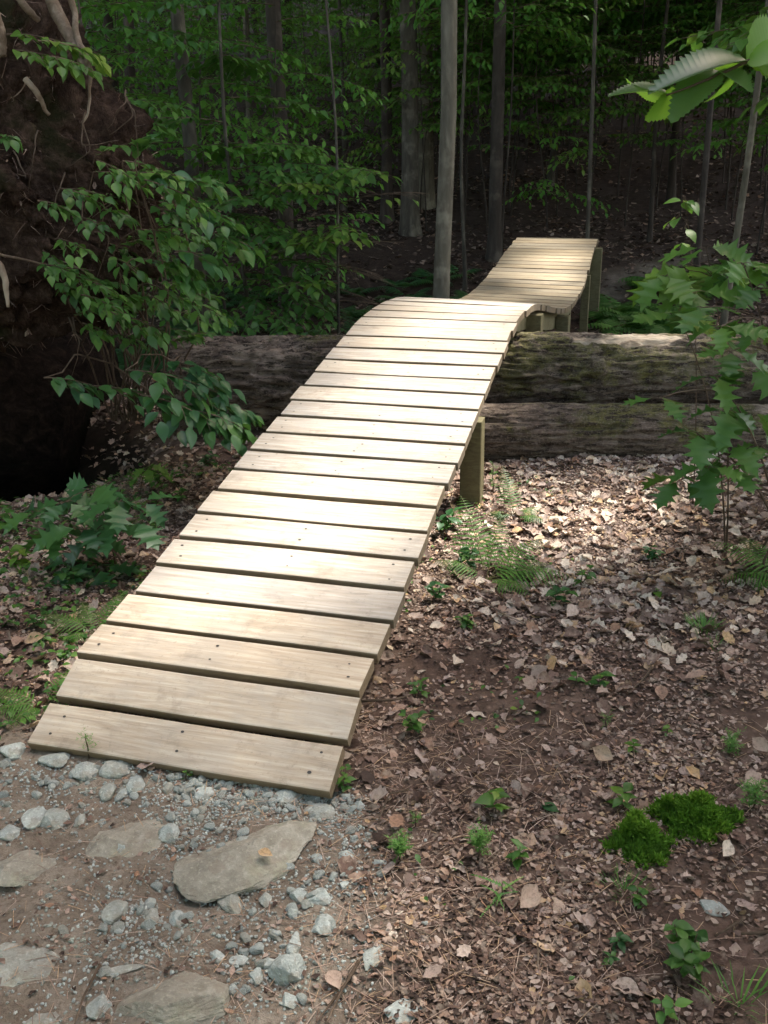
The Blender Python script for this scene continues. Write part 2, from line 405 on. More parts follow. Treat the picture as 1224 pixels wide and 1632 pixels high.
def bark_mat(name, c0, c1, c2, scale=(1, 1, .25), s=9, moss=0.0, bmp=.02, patch=True):
    m, t, b, o = nt(name); c = coords(t, scale); cn = coords(t)
    n = noise(t, c, s, 7, .7, .6); v = voro(t, c, s*1.6)
    col = ramp(t, n, [(.3, c0), (.5, c1), (.72, c2)])
    col = mix(t, math_(t, 'MULTIPLY', smoothn(t, v, .12, .5), .35), col, c0)
    if patch:
        pn = noise(t, cn, 3.2, 4, .6); col = mix(t, math_(t, 'MULTIPLY', smoothn(t, pn, .52, .66), .45), col, tuple(min(1, a*1.7) for a in c2))
    if moss:
        mn = noise(t, cn, 5.5, 6, .75); a = attr(t)
        f = math_(t, 'MULTIPLY', smoothn(t, math_(t, 'ADD', mn, math_(t, 'MULTIPLY', a, .35)), .70, .86), moss)
        col = mix(t, f, col, ramp(t, noise(t, cn, 26, 3), [(.35, (.04, .05, .012)), (.65, (.16, .15, .03))]))
    t.links.new(col, b.inputs['Base Color']); b.inputs['Roughness'].default_value = .9; b.inputs['Specular IOR Level'].default_value = .2
    bump(t, b, math_(t, 'SUBTRACT', n, math_(t, 'MULTIPLY', v, .5)), .8, bmp)
    return m, t, b
M_bark = bark_mat('grey_bark', (.035, .03, .024), (.075, .066, .052), (.13, .12, .095), s=12)[0]
M_bark_pale = bark_mat('pale_bark', (.06, .053, .04), (.125, .112, .085), (.20, .185, .145), s=14, bmp=.008)[0]
M_bark_dark = bark_mat('dark_bark', (.022, .018, .015), (.05, .04, .033), (.09, .075, .06))[0]
M_twig = bark_mat('twig_bark', (.05, .035, .022), (.10, .07, .05), (.17, .125, .09), s=30, bmp=.001)[0]
M_stem = leaf_mat('green_stem', [(0, (.10, .09, .03)), (1, (.16, .15, .05))], trans=.05)
M_root = bark_mat('pale_root', (.09, .06, .04), (.20, .15, .11), (.34, .28, .22), scale=(1, 1, 1), s=22, bmp=.006)[0]
def log_mat():
    m, t, b = bark_mat('log_bark', (.075, .055, .042), (.155, .115, .09), (.26, .205, .16), scale=(.8, 1, 1), s=16, moss=.7, bmp=.02)
    bare = attr(t, 'bare'); src = b.inputs['Base Color'].links[0].from_socket
    g2 = noise(t, coords(t), 90, 4, .8); g3 = noise(t, coords(t, (.22, 1, 1)), 48, 5, .75, .4)
    src = mix(t, smoothn(t, g3, .52, .40), src, (.035, .025, .019)); src = mix(t, math_(t, 'MULTIPLY', smoothn(t, g3, .55, .7), .5), src, (.30, .235, .18)); bump(t, b, g3, 1.0, .02)
    src = mix(t, math_(t, 'MULTIPLY', smoothn(t, g2, .5, .7), .5), src, (.34, .28, .24))
    w = ramp(t, noise(t, coords(t, (.3, 2, 2)), 9, 4), [(.35, (.36, .27, .19)), (.65, (.58, .49, .38))])
    col = mix(t, bare, src, w); t.links.new(col, b.inputs['Base Color']); return m
M_log = log_mat()
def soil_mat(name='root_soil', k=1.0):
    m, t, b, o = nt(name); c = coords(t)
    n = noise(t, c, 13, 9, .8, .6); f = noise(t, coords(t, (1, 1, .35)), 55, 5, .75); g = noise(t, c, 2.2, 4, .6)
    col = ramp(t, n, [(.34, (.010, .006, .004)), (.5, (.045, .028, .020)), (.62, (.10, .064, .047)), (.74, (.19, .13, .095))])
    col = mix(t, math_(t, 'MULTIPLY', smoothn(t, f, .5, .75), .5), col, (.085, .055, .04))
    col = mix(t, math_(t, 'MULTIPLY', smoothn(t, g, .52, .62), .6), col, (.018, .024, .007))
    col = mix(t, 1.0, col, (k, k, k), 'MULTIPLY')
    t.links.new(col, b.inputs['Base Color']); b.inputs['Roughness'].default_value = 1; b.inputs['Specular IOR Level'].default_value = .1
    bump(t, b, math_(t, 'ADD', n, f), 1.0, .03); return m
M_soil = soil_mat(); M_soil_shade = soil_mat('hollow_shade_soil', .3)  # second soil is a darker copy with the hollow's shade painted in
def rock_mat(name, c0, c1, c2, lichen=.4):
    m, t, b, o = nt(name); c = coords(t); oi = t.nodes.new('ShaderNodeObjectInfo')
    n = noise(t, c, 14, 8, .7, .3); f = noise(t, c, 120, 4, .7); a = attr(t); l = noise(t, c, 9, 5, .6)
    st = noise(t, coords(t, (3, 3, 16)), 5, 5, .6, .8)
    col = ramp(t, n, [(.3, c0), (.5, c1), (.7, c2)])
    col = mix(t, math_(t, 'MULTIPLY', smoothn(t, st, .45, .6), .35), col, c0)
    col = mix(t, math_(t, 'MULTIPLY', smoothn(t, f, .5, .7), .4), col, tuple(min(.8, v*1.3) for v in c2))
    col = mix(t, math_(t, 'MULTIPLY', smoothn(t, l, .52, .66), lichen), col, (.23, .24, .15))
    col = mix(t, 1.0, col, ramp(t, a, [(0, (.62, .60, .56)), (.35, (.95, .93, .86)), (.65, (.98, 1.04, 1.04)), (1, (1.3, 1.36, 1.36))]), 'MULTIPLY')
    ds = noise(t, c, 24, 5, .7); col = mix(t, math_(t, 'MULTIPLY', smoothn(t, ds, .5, .62), .5), col, (.19, .155, .12))
    t.links.new(col, b.inputs['Base Color']); b.inputs['Roughness'].default_value = .8; b.inputs['Specular IOR Level'].default_value = .3
    bump(t, b, math_(t, 'ADD', n, math_(t, 'MULTIPLY', f, .5)), .7, .006); return m
M_stone = rock_mat('pale_stone', (.20, .205, .185), (.33, .34, .32), (.47, .48, .46), .3)
M_boulder = rock_mat('boulder_stone', (.18, .165, .14), (.30, .285, .25), (.42, .40, .36), .35)
def serr_mat(name, c, tc, tr_, rough):
    m, t, b, o = nt(name); n = noise(t, coords(t), 60, 3)
    col = mix(t, math_(t, 'MULTIPLY', n, .5), c, tuple(v*.6 for v in c)); t.links.new(col, b.inputs['Base Color']); b.inputs['Roughness'].default_value = rough
    b.inputs['Specular IOR Level'].default_value = .6
    tr = t.nodes.new('ShaderNodeBsdfTranslucent'); tr.inputs[0].default_value = (*tc, 1); ms = t.nodes.new('ShaderNodeMixShader'); ms.inputs[0].default_value = tr_
    t.links.new(b.outputs[0], ms.inputs[1]); t.links.new(tr.outputs[0], ms.inputs[2]); t.links.new(ms.outputs[0], o.inputs[0]); return m
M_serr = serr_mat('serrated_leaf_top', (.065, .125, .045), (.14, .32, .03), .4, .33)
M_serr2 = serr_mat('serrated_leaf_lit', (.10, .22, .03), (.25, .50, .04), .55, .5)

# ------------------------------------------------------------ ground sheet
def axis(segs):
    a = [segs[0][0]]
    for s0, s1, st in segs:
        n = max(1, int(round((s1-s0)/st))); a += list(np.linspace(s0, s1, n+1)[1:])
    return np.array(a)
gx = axis([(-60, -16, 2.5), (-16, -5, .35), (-5, -2, .06), (-2, 2.6, .022), (2.6, 5, .07), (5, 16, .35), (16, 60, 2.5)])
gy = axis([(-40, -4, 3), (-4, .6, .3), (.6, 5.2, .022), (5.2, 11, .08), (11, 30, .4), (30, 75, 2.5)])
GX, GY = np.meshgrid(gx, gy, indexing='ij'); GZ = HFINE(GX, GY)
mb = MB(); ny = len(gy); i = np.arange(len(gx)-1)[:, None]*ny; j = np.arange(ny-1)[None]
mb.add(np.stack([GX, GY, GZ], -1).reshape(-1, 3), np.stack([i+j, i+ny+j, i+ny+j+1, i+j+1], -1).reshape(-1, 4))
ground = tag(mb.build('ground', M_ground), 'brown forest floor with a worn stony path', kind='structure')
pp = ground.data.attributes.new('pit_shade', 'FLOAT', 'POINT'); pp.data.foreach_set('value', smooth(.02, .22, PIT(GX, GY)+.06*fbm(GX*5, GY*5, octv=2, seed=8)).ravel().astype(np.float32))
pd = ground.data.attributes.new('far_shade', 'FLOAT', 'POINT'); pd.data.foreach_set('value', (smooth(6.0, 9.0, GY+.6*fbm(GX, GY, octv=2, seed=6))).ravel().astype(np.float32))  # mask for the painted shade on the slope behind
pa = ground.data.attributes.new('path', 'FLOAT', 'POINT'); pa.data.foreach_set('value', PATH(GX, GY).ravel().astype(np.float32))

# ------------------------------------------------------------ wooden ramp bridge
PLANKS=[(-0.5285,1.9473,0.04,0.2702,-0.006,0.4099,0.125),(-0.4932,2.0748,0.0975,0.2702,-0.006,0.4263,0.125),(-0.4581,2.2014,0.1571,0.2702,-0.006,0.1227,0.14),(-0.4159,2.3539,0.1767,0.2702,-0.006,0.1466,0.14),(-0.3738,2.5059,0.1999,0.2702,-0.006,0.1698,0.14),(-0.3319,2.6573,0.2269,0.2702,-0.006,0.1781,0.14),(-0.29,2.8085,0.2551,0.2702,-0.006,0.1809,0.14),(-0.2482,2.9596,0.2838,0.2702,-0.006,0.1794,0.14),(-0.2063,3.1107,0.3122,0.2702,-0.006,0.1763,0.14),(-0.1644,3.262,0.3402,0.2702,-0.006,0.1708,0.14),(-0.1225,3.4133,0.3673,0.2702,-0.006,0.1677,0.14),(-0.0806,3.5648,0.3939,0.2702,-0.006,0.1652,0.14),(-0.0386,3.7163,0.4201,0.2702,-0.006,0.1651,0.14),(0.0033,3.8679,0.4463,0.2702,-0.006,0.1652,0.14),(0.0453,4.0194,0.4725,0.2702,-0.006,0.164,0.14),(0.0873,4.1709,0.4985,0.2702,-0.006,0.1672,0.14),(0.1292,4.3224,0.5251,0.2702,-0.006,0.1688,0.14),(0.1712,4.4738,0.5518,0.2702,-0.006,0.17,0.14),(0.2131,4.6253,0.5788,0.2702,-0.006,0.1702,0.14),(0.2499,4.7582,0.6025,0.2818,-0.0085,0.1042,0.14),(0.294,4.9105,0.6191,0.2863,-0.011,0.0525,0.14),(0.3389,5.0632,0.6275,0.2918,-0.0143,0.0122,0.14),(0.3848,5.2159,0.6294,0.2978,-0.0176,-0.0225,0.14),(0.4315,5.3682,0.6258,0.3043,-0.0203,-0.0664,0.14),(0.4792,5.5199,0.6152,0.3124,-0.023,-0.1179,0.14),(0.5278,5.6706,0.5965,0.3206,-0.0234,-0.1586,0.14),(0.5774,5.82,0.5713,0.3275,-0.0239,-0.1825,0.14),(0.6279,5.9684,0.5424,0.3333,-0.0244,-0.1896,0.14),(0.6791,6.1163,0.5123,0.3369,-0.0247,-0.1871,0.14),(0.7309,6.2641,0.4827,0.3392,-0.025,-0.177,0.14),(0.7831,6.4121,0.4546,0.3402,-0.0253,-0.1595,0.14),(0.8356,6.5604,0.4293,0.3392,-0.026,-0.1319,0.14),(0.8882,6.7095,0.4083,0.3363,-0.0268,-0.0949,0.14),(0.9405,6.8592,0.3932,0.3314,-0.0277,-0.0526,0.14),(0.9923,7.0098,0.3849,0.3217,-0.0274,-0.0168,0.14),(1.0427,7.161,0.3822,0.3103,-0.0272,0.0096,0.14),(1.0914,7.3127,0.3837,0.2979,-0.0263,0.03,0.14),(1.1381,7.465,0.3885,0.2877,-0.0255,0.0456,0.14),(1.1833,7.6177,0.3958,0.2796,-0.0248,0.0571,0.14),(1.2272,7.7707,0.4049,0.2736,-0.0242,0.065,0.14),(1.2702,7.9238,0.4152,0.2677,-0.0231,0.0706,0.14),(1.3123,8.0772,0.4265,0.263,-0.0221,0.0744,0.14),(1.3536,8.2307,0.4383,0.2597,-0.0212,0.0766,0.14),(1.3944,8.3843,0.4505,0.2578,-0.0204,0.0773,0.14),(1.4349,8.5379,0.4628,0.2571,-0.0196,0.0766,0.14),(1.4753,8.6917,0.475,0.2578,-0.0189,0.0749,0.14),(1.5159,8.8454,0.4869,0.2581,-0.018,0.073,0.14),(1.5564,8.9991,0.4985,0.2579,-0.0171,0.0712,0.14),(1.597,9.1528,0.5099,0.2574,-0.0164,0.0696,0.14),(1.6375,9.3066,0.521,0.2564,-0.0156,0.0684,0.14),(1.6778,9.4604,0.5319,0.255,-0.015,0.0674,0.14),(1.7179,9.6143,0.5426,0.2532,-0.0144,0.0666,0.14),(1.7578,9.7683,0.5532,0.251,-0.0138,0.0661,0.14)]
DW = .81
bridge = empty('wooden_bridge', (-.53, 1.95, 0), 'long wooden plank ramp bridge that rises over the fallen logs, dips and climbs again', 'bridge')
BL = Vector(bridge.location)
def plank_mesh(w, L, th=.036, seed=0, holes=True):
    """a bevelled board, local x along its length, y along travel, z up; its top is at z=0, y from 0 to w"""
    mb = MB(); r = random.Random(seed); b = .005; nx = 24
    prof = [(0+b, 0), (w-b, 0), (w-.0015, -.0015), (w, -b), (w, -th+b), (w-b, -th), (b, -th), (0, -th+b), (0, -b), (.0015, -.0015)]
    k = len(prof); V = []
    cup = r.uniform(-.003, .002); bow = r.uniform(-.003, .003)
    for a in range(nx+1):
        t = a/nx; x = (t-.5)*L; dz = bow*math.sin(math.pi*t)
        for (y, z) in prof:
            cz = cup*(1-((y/w)*2-1)**2) if z > -.01 else 0
            wy = .0012*math.sin(t*7+seed)
            V.append((x, y+wy, z+dz+cz))
    F = []
    for a in range(nx):
        for c in range(k): c2 = (c+1) % k; F.append((a*k+c, a*k+c2, (a+1)*k+c2, (a+1)*k+c))
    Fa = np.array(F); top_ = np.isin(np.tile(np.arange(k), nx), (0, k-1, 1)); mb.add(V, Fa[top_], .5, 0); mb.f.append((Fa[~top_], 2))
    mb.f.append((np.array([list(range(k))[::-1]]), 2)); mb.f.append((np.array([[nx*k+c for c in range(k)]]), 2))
    if holes:
        for sx in (-L*.5+.055, r.uniform(-.03, .03), L*.5-.055):
            for yy in (.28, .74):
                x = sx+r.uniform(-.012, .012); y = w*yy+r.uniform(-.008, .008); rad = r.uniform(.0034, .0056)
                z = bow*math.sin(math.pi*(x/L+.5))+cup*(1-((y/w)*2-1)**2)+.0006
                c = [(x+rad*math.cos(q), y+rad*.8*math.sin(q), z) for q in np.arange(8)*math.pi/4]
                mb.add(c, np.array([[0, 1, 2, 3], [0, 3, 4, 7], [4, 5, 6, 7]]), .5, 1)
    return mb
edgeL = []; edgeC = []; edgeR = []; cl = []
PL = list(PLANKS)
x, y, z, hd, cr, an, w = PL[-1]
pos = np.array([x, y, z])+.159*np.array([math.sin(hd)*math.cos(an), math.cos(hd)*math.cos(an), math.sin(an)])
for k in range(8):      # the back of the second hump going down
    an = [-.2, -.5, -.62, -.66, -.68, -.68, -.68, -.68][k]
    PL.append((*pos, hd, cr, an, .14)); pos = pos+.159*np.array([math.sin(hd)*math.cos(an), math.cos(hd)*math.cos(an), math.sin(an)])
pr = random.Random(3)
for k, (x, y, z, hd, cr, an, w) in enumerate(PL):
    jit = pr.uniform(-.007, .007); L = DW+pr.uniform(-.008, .008)
    tilt = 0
    mb = plank_mesh(w, L, seed=k, holes=k < 30)
    me = mb.mesh('plank', [M_plank if k < 27 else M_plank2, M_hole, M_edge_shade], smooth_=False)
    o = bpy.data.objects.new('plank', me); COL.objects.link(o); o.parent = bridge
    X = Vector((math.cos(hd)*math.cos(cr), -math.sin(hd)*math.cos(cr), math.sin(cr)))
    Y = Vector((math.sin(hd)*math.cos(an), math.cos(hd)*math.cos(an), math.sin(an))); Z = X.cross(Y).normalized(); X = Y.cross(Z)
    M = Matrix((X, Y, Z)).transposed().to_4x4(); M = M @ Matrix.Rotation(pr.uniform(-.006, .006), 4, 'Z')
    o.matrix_local = Matrix.Translation(Vector((x, y, z))-BL+X*jit) @ M
    c = np.array([x, y, z]); Xn = np.array(X); Zn = np.array(Z)
    cl.append((c+np.array(Y)*w*.5, Xn, Zn, an))
# joists: boards on edge following the deck
def joist(off, depth, i0, i1, mat=M_treated, inset=0):
    mb = MB(); V = []; n = 0
    for (c, X, Z, an) in cl[i0:i1]:
        a = c+X*off-Z*.039; gz = float(HGT(a[0], a[1]))
        dp = min(depth, max(.02, a[2]-gz+.02))
        down = np.array([0, 0, -1.])
        for s_ in (-.019, .019): V += [a+X*s_, a+X*s_+down*dp]
        n += 1
    F = []
    for k in range(n-1):
        a, b = 4*k, 4*k+4
        F += [(a, b, b+2, a+2), (a+1, a+3, b+3, b+1), (a, a+1, b+1, b), (a+2, b+2, b+3, a+3)]
    F += [(0, 2, 3, 1), (4*n-4, 4*n-3, 4*n-1, 4*n-2)]
    mb.add(V, F); return mb.build('joist', mat, bridge, smooth_=False)
for off in (-DW/2+.085, 0, DW/2-.085): joist(off, .11, 0, len(PL))
def post(i, off, below=.1, size=.089, top=.03, inc=0, mat=M_treated):
    c, X, Z, an = cl[i]; Yh = np.array([-X[1], X[0], 0]); a = c+X*off
    gz = float(HGT(a[0], a[1])); mb = MB(); h = size/2; b = .004
    ring = [(-h+b, -h), (h-b, -h), (h, -h+b), (h, h-b), (h-b, h), (-h+b, h), (-h, h-b), (-h, -h+b)]
    zs = [gz-below, gz+(a[2]-gz)*.4, a[2]-top]; V = []
    for zz in zs:
        for (u, v) in ring: q = a+np.array([X[0], X[1], 0])*u+Yh*v; V.append((q[0], q[1], zz))
    F = [(r_*8+q, r_*8+(q+1) % 8, (r_+1)*8+(q+1) % 8, (r_+1)*8+q) for r_ in range(2) for q in range(8)]
    mb.add(V, F); mb.f.append((np.array([[16+q for q in range(8)]]), 0))
    return mb.build('post', mat, bridge, smooth_=False)
E_ = DW/2-.085-.019-.047
for i, offs in ((13, (-E_, E_)), (25, (-E_, E_)), (31, (-E_, E_)), (40, (-E_, E_)), (49, (-E_, E_))):
    for s_ in offs:
        if s_ < 0 or i in (31, 40): post(i, s_)
post(13, DW/2-.035, top=.075); post(25, DW/2-.025, top=.06); post(32, DW/2-.02, top=.06); post(43, DW/2-.02, size=.07, top=.06); post(51, DW/2-.0, size=.12, top=.05)

# ------------------------------------------------------------ fallen logs
def log_obj(name, P0, P1, r0, r1, label, furrow=1.0, seed=0, knots=(), bare=None, cat='log', bend=0.0):
    nx, na = 420, 150
    t = np.linspace(0, 1, nx)[:, None]; a = (np.arange(na)*2*math.pi/na)[None]
    P0, P1 = np.array(P0), np.array(P1); ax = unit(P1-P0); U = unit(np.cross([0, 0, 1.], ax)); W = np.cross(ax, U)
    L = np.linalg.norm(P1-P0); s = t*L+0*a; ca, sa = np.cos(a)+0*t, np.sin(a)+0*t
    r = (r0+(r1-r0)*t)+0*a
    big = fbm(s*1.3, ca*1.2, sa*1.2, 3, seed)
    # furrowed plates: ridged noise stretched along the log, fading towards the smoother right end
    fu = furrow*smooth(.46, .22, t+.08*big)
    warp = .5*fbm(s*5, ca*4, sa*4, 3, seed+3)
    rid = 1-np.abs(fbm(s*5.5+warp, ca*r0*34, sa*r0*34, 4, seed+5))*1.5
    fine = fbm(s*22, ca*r0*75, sa*r0*75, 3, seed+9); mid = fbm(s*9, ca*r0*34, sa*r0*34, 3, seed+11)
    r = r*(1+.05*big)+(.007+.045*fu)*np.clip(rid, -1, 1)*.75+.004*fine+.003*mid
    for (kt, ka, kr, kh) in knots:
        d2 = ((s-kt*L)/kr)**2+(((a-ka+math.pi) % (2*math.pi)-math.pi)*r0/kr)**2
        r = r+kh*np.exp(-d2)-kh*.75*np.exp(-d2*7)
    bmask = np.zeros_like(r)
    if bare is not None:
        for (bt, ba, bl, bw) in bare:
            d2 = ((s-bt*L)/bl)**2+(((a-ba+math.pi) % (2*math.pi)-math.pi)*r0/bw)**2+.5*mid
            bmask = np.maximum(bmask, smooth(1.15, .85, d2))
        r = r-.008*bmask
    C = P0+(P1-P0)*t+np.array([0, 0, 1.])*bend*4*t*(1-t)
    V = C[:, None]+(U*ca[..., None]+W*sa[..., None])*r[..., None]
    mb = MB(); i = np.arange(nx-1)[:, None]*na; j = np.arange(na)[None]; j2 = (j+1) % na
    mossy = np.clip(.35*sa+.65*smooth(.75, .35, t)*smooth(.0, .25, t)+.25*fbm(s*2.4, ca, sa, 3, seed+30), -.4, 1)
    mb.add(V.reshape(-1, 3), np.stack([i+j, i+na+j, i+na+j2, i+j2], -1).reshape(-1, 4), mossy.ravel())
    e = np.array([list(range(na))[::-1]]); mb.f.append((e, 0)); mb.f.append((e[:, ::-1]+(nx-1)*na, 0))
    th = tag(mb.build(name, M_log, loc=(P0+P1)/2), label, cat)
    at = th.data.attributes.new('bare', 'FLOAT', 'POINT'); at.data.foreach_set('value', bmask.ravel().astype(np.float32))
    return th
# angle: a=pi/2 is up, a=0 points away from/towards +y side
log_obj('fallen_log', (-1.12, 5.12, .265), (5.6, 4.95, .30), .215, .18, 'thick mossy fallen log lying under the plank bridge, the upper of two', 1.0, 3,
        knots=[(.335, 2.75, .04, .06), (.28, 2.9, .025, .025)], bare=[(.372, 1.75, .22, .09), (.335, 1.95, .13, .03), (.55, 1.7, .35, .06), (.72, 1.8, .3, .05)])
log_obj('fallen_log', (.05, 4.56, .11), (5.4, 4.38, .08), .135, .135, 'thinner smooth fallen log on the leaf litter in front of the thick mossy log', .25, 8)

# ------------------------------------------------------------ uprooted root mound
def mound():
    bm = MB(); n1, n2 = 260, 420
    th = np.linspace(.02, math.pi-.02, n1)[:, None]; ph = np.linspace(0, 2*math.pi, n2, endpoint=False)[None]
    x = np.sin(th)*np.cos(ph); y = np.sin(th)*np.sin(ph); z = np.cos(th)+0*ph
    sg = lambda v, p: np.sign(v)*np.abs(v)**p
    rx, ry, rz = 1.55, .62, 1.12
    big = fbm(x*1.6+5, y*1.6, z*1.6, 3, 41); m = fbm(x*5, y*5, z*5, 4, 42); f = fbm(x*22, y*22, z*22, 4, 43)
    k = 1+.13*big+.075*m+.034*f+.016*fbm(x*60, y*60, z*60, 2, 46)
    X = sg(x, .8)*rx*k; Y = sg(y, .85)*ry*k; Z = sg(z, .85)*rz*k
    # leans: top edge runs back and to the left, underside is a hollow overhang
    X = X-.30*np.maximum(Z, 0)+(.34*smooth(-.05, .95, -Z)+.08)*smooth(-.2, .6, x)
    Y = Y+.25*Z+.35*smooth(0, -1, z)
    Z = Z-.10*smooth(.2, -1, z)*fbm(x*6, y*6, octv=2, seed=44)
    V = np.stack([X-2.78, Y+4.72, Z*.95+1.60], -1)
    i = np.arange(n1-1)[:, None]*n2; j = np.arange(n2)[None]; j2 = (j+1) % n2
    bm.add(V.reshape(-1, 3), np.stack([i+j, i+n2+j, i+n2+j2, i+j2], -1).reshape(-1, 4))
    r = np.random.default_rng(47); W = V.reshape(-1, 3); W = W[(W[:, 1] < 5.0) & (W[:, 0] > -3.6)]; W = W[r.integers(0, len(W), 4500)]
    D = np.stack([r.normal(0, .8, len(W)), -.35+r.normal(0, .4, len(W)), -.7+r.normal(0, .5, len(W))], -1)
    hair = MB(); scatter(hair, [leaf_tpl([(0, .02), (.4, .025), (.8, .018), (1, .004)], .3, .35)], W, D, r.normal(size=W.shape), r.uniform(.02, .09, len(W)), r.choice([.02, .08, .15, .25, .4], len(W)))
    c = r.integers(0, len(W), 1500); scatter(hair, T_DEAD_LOW, W[c], D[c], r.normal(size=(1500, 3)), r.uniform(.01, .035, 1500), r.random(1500)*.6)
    tag(hair.build('root_hairs', M_dead, rm), kind='stuff')
    return bm
rm = empty('root_mound', (-2.6, 4.8, 0), 'tall dark mound of upturned earth and roots above a black hollow at the left', 'root mound')
mound().build('soil', M_soil, rm)
wb_ = MB(); tube(wb_, np.array([(-4.2, 5.75, -.2), (-3.2, 5.7, -.1), (-2.3, 5.7, -.1), (-1.75, 5.65, -.15)]), [.8, .8, .75, .5], 24, rough=.25, seed=4); wb_.build('hollow_back', M_soil_shade, rm)  # back wall of the hollow, coloured dark to paint its shade
def px_curve(pts, rads, name, par, mat, n=7, wob=.0, seed=0, rough=.10):
    P = np.array([at_y(*p) for p in pts]); m = 6*len(P)
    tt = np.linspace(0, len(P)-1, m); Q = np.stack([np.interp(tt, range(len(P)), P[:, a]) for a in range(3)], -1)
    for _ in range(2): Q[1:-1] = (Q[:-2]+2*Q[1:-1]+Q[2:])/4
    Q += .006*np.stack([fbm(tt*1.7, tt*0+a*3, octv=2, seed=seed) for a in range(3)], -1)
    rd = np.interp(tt, range(len(P)), rads)
    mb = MB(); tube(mb, Q, rd, n, rough=rough, seed=seed); return mb.build(name, mat, par)
px_curve([(75, -40, 4.35), (88, 20, 4.35), (112, 62, 4.3), (128, 95, 4.25), (147, 120, 4.2)], [.024, .027, .026, .024, .010], 'root', rm, M_root, 9, seed=1)
px_curve([(104, -40, 4.3), (116, 10, 4.3), (122, 60, 4.28), (138, 90, 4.2), (147, 118, 4.18)], [.014, .013, .013, .012, .007], 'root', rm, M_root, 8, seed=2)
px_curve([(144, 112, 4.2), (141, 150, 4.2), (138, 185, 4.2), (128, 205, 4.2)], [.009, .006, .005, .002], 'root', rm, M_root, 6, seed=3)
px_curve([(15, -20, 4.3), (40, 10, 4.3), (62, 32, 4.35)], [.016, .016, .012], 'root', rm, M_root, 7, seed=4)
px_curve([(40, 125, 4.1), (58, 150, 4.1), (78, 182, 4.1)], [.012, .012, .007], 'root', rm, M_root, 7, seed=5)
px_curve([(-20, 400, 3.9), (0, 425, 3.9), (8, 455, 3.9), (12, 492, 3.9)], [.016, .014, .012, .006], 'root', rm, M_root, 7, seed=6)
px_curve([(-20, 402, 3.85), (30, 410, 3.85), (75, 422, 3.9), (150, 430, 4.0)], [.006, .005, .004, .002], 'root', rm, M_twig, 6, seed=7)
px_curve([(-10, 20, 4.2), (2, 50, 4.2), (6, 90, 4.2)], [.025, .022, .015], 'root', rm, M_root, 7, seed=8)
rq = random.Random(9)
for k in range(15):     # fine rootlets hanging out of the soil
    x = rq.uniform(0, 225); y = rq.uniform(120, 540); d = 4.15-.25*(y/560)
    px_curve([(x, y, d+.1), (x+rq.uniform(-25, 40), y+rq.uniform(5, 50), d-.03), (x+rq.uniform(-30, 50), y+rq.uniform(30, 110), d)], [.004, .0025, .001], 'rootlet', rm, M_twig, 4, seed=20+k, rough=0)

# ------------------------------------------------------------ forest
def lit_zone(P):
    """1 where the sunlight that would pass this canopy point lands on a sun patch cut open below"""
    t = (P[:, 2]-.35)/SUN[2]; g = P-SUN[None]*t[:, None]; x, y = g[:, 0], g[:, 1]
    c, s = math.cos(.27), math.sin(.27); u = (x+.12)*s+(y-3.4)*c; v = (x+.12)*c-(y-3.4)*s
    h = _hash((P[:, 0]*97).astype(int), (P[:, 1]*89).astype(int), (P[:, 2]*83).astype(int), 3)
    m = (u > -1.35-.9*h) & (u < 2.5) & (np.abs(v) < .62)
    m |= (np.abs((x-1.0)/.62) < 1) & (np.abs((y-3.75)/.62) < 1)
    m |= (((x-1.5)/.58)**2+((y-5.0)/.52)**2) < 1
    m |= (((x-1.35)/.5)**2+((y-8.6)/1.9)**2 < 1) & (h < 1.1)
    m |= (((x-.1)/.35)**2+((y-1.5)/.25)**2) < 1
    m |= (x < 1.0) & (y > 6.2) & (fbm(x*.9, y*.9, octv=2, seed=77) > -.12) & (h < 1.1)
    m |= (x > 3.0) & (y > 9) & (fbm(x*.9, y*.9, octv=2, seed=79) > -.2) & (h < 1.1)
    m |= (np.abs(x-.6) < 1.9) & (np.abs(y-1.7) < 1.0) & (fbm(x*2.6, y*2.6, octv=2, seed=83) > .05) & (h < .85)
    return m
def glade(P):  # bough leaves cut here so sun reaches the litter and log
    t = (P[:, 2]-.1)/SUN[2]; g = P-SUN[None]*t[:, None]
    return ((((g[:, 0]-1.0)/.55)**2+((g[:, 1]-3.8)/.45)**2) < 1) | ((((g[:, 0]-1.5)/.5)**2+((g[:, 1]-4.9)/.3)**2) < 1)
def crown_leaves(n, rx, rz, zc, size, seed, hollow=.25):
    r = np.random.default_rng(seed)
    k = 46; cc = r.normal(size=(k, 3)); cc = unit(cc)*(r.random((k, 1))**.45)
    cc = cc*np.array([rx, rx, rz])*.85; cc[:, 2] += zc
    idx = r.integers(0, k, n); P = cc[idx]+r.normal(size=(n, 3))*np.array([.60, .60, .26])
    D = r.normal(size=(n, 3)); D[:, 2] = -.25+.3*D[:, 2]; U = r.normal(size=(n, 3))*.45+np.array([0, 0, 1.])
    return P, D, U, size*(.6+.8*r.random(n)), np.clip(r.random(k)[idx]*.6+.4*r.random(n), 0, 1), cc
def trunk_mb(H, r0, bend=.2, seed=0, n=9, z0=-.3, flare=.5):
    zs = np.concatenate([[z0, 0, .12, .35], np.linspace(.8, H, 14)]); r = np.random.default_rng(seed); a, b = r.uniform(0, 9, 2)
    fl = lambda z: (1+flare*np.exp(-np.maximum(z, 0)/.18))
    P = np.stack([bend*fbm(zs*.22+a, zs*0, octv=2, seed=seed)*smooth(0, 2, zs), bend*fbm(zs*.22+b, zs*0+4, octv=2, seed=seed+1)*smooth(0, 2, zs), zs], -1)
    mb = MB(); tube(mb, P, r0*fl(zs)*(1-.65*np.clip(zs/H, 0, 1)), n, rough=.10, seed=seed); return mb, P
crown_meshes = []
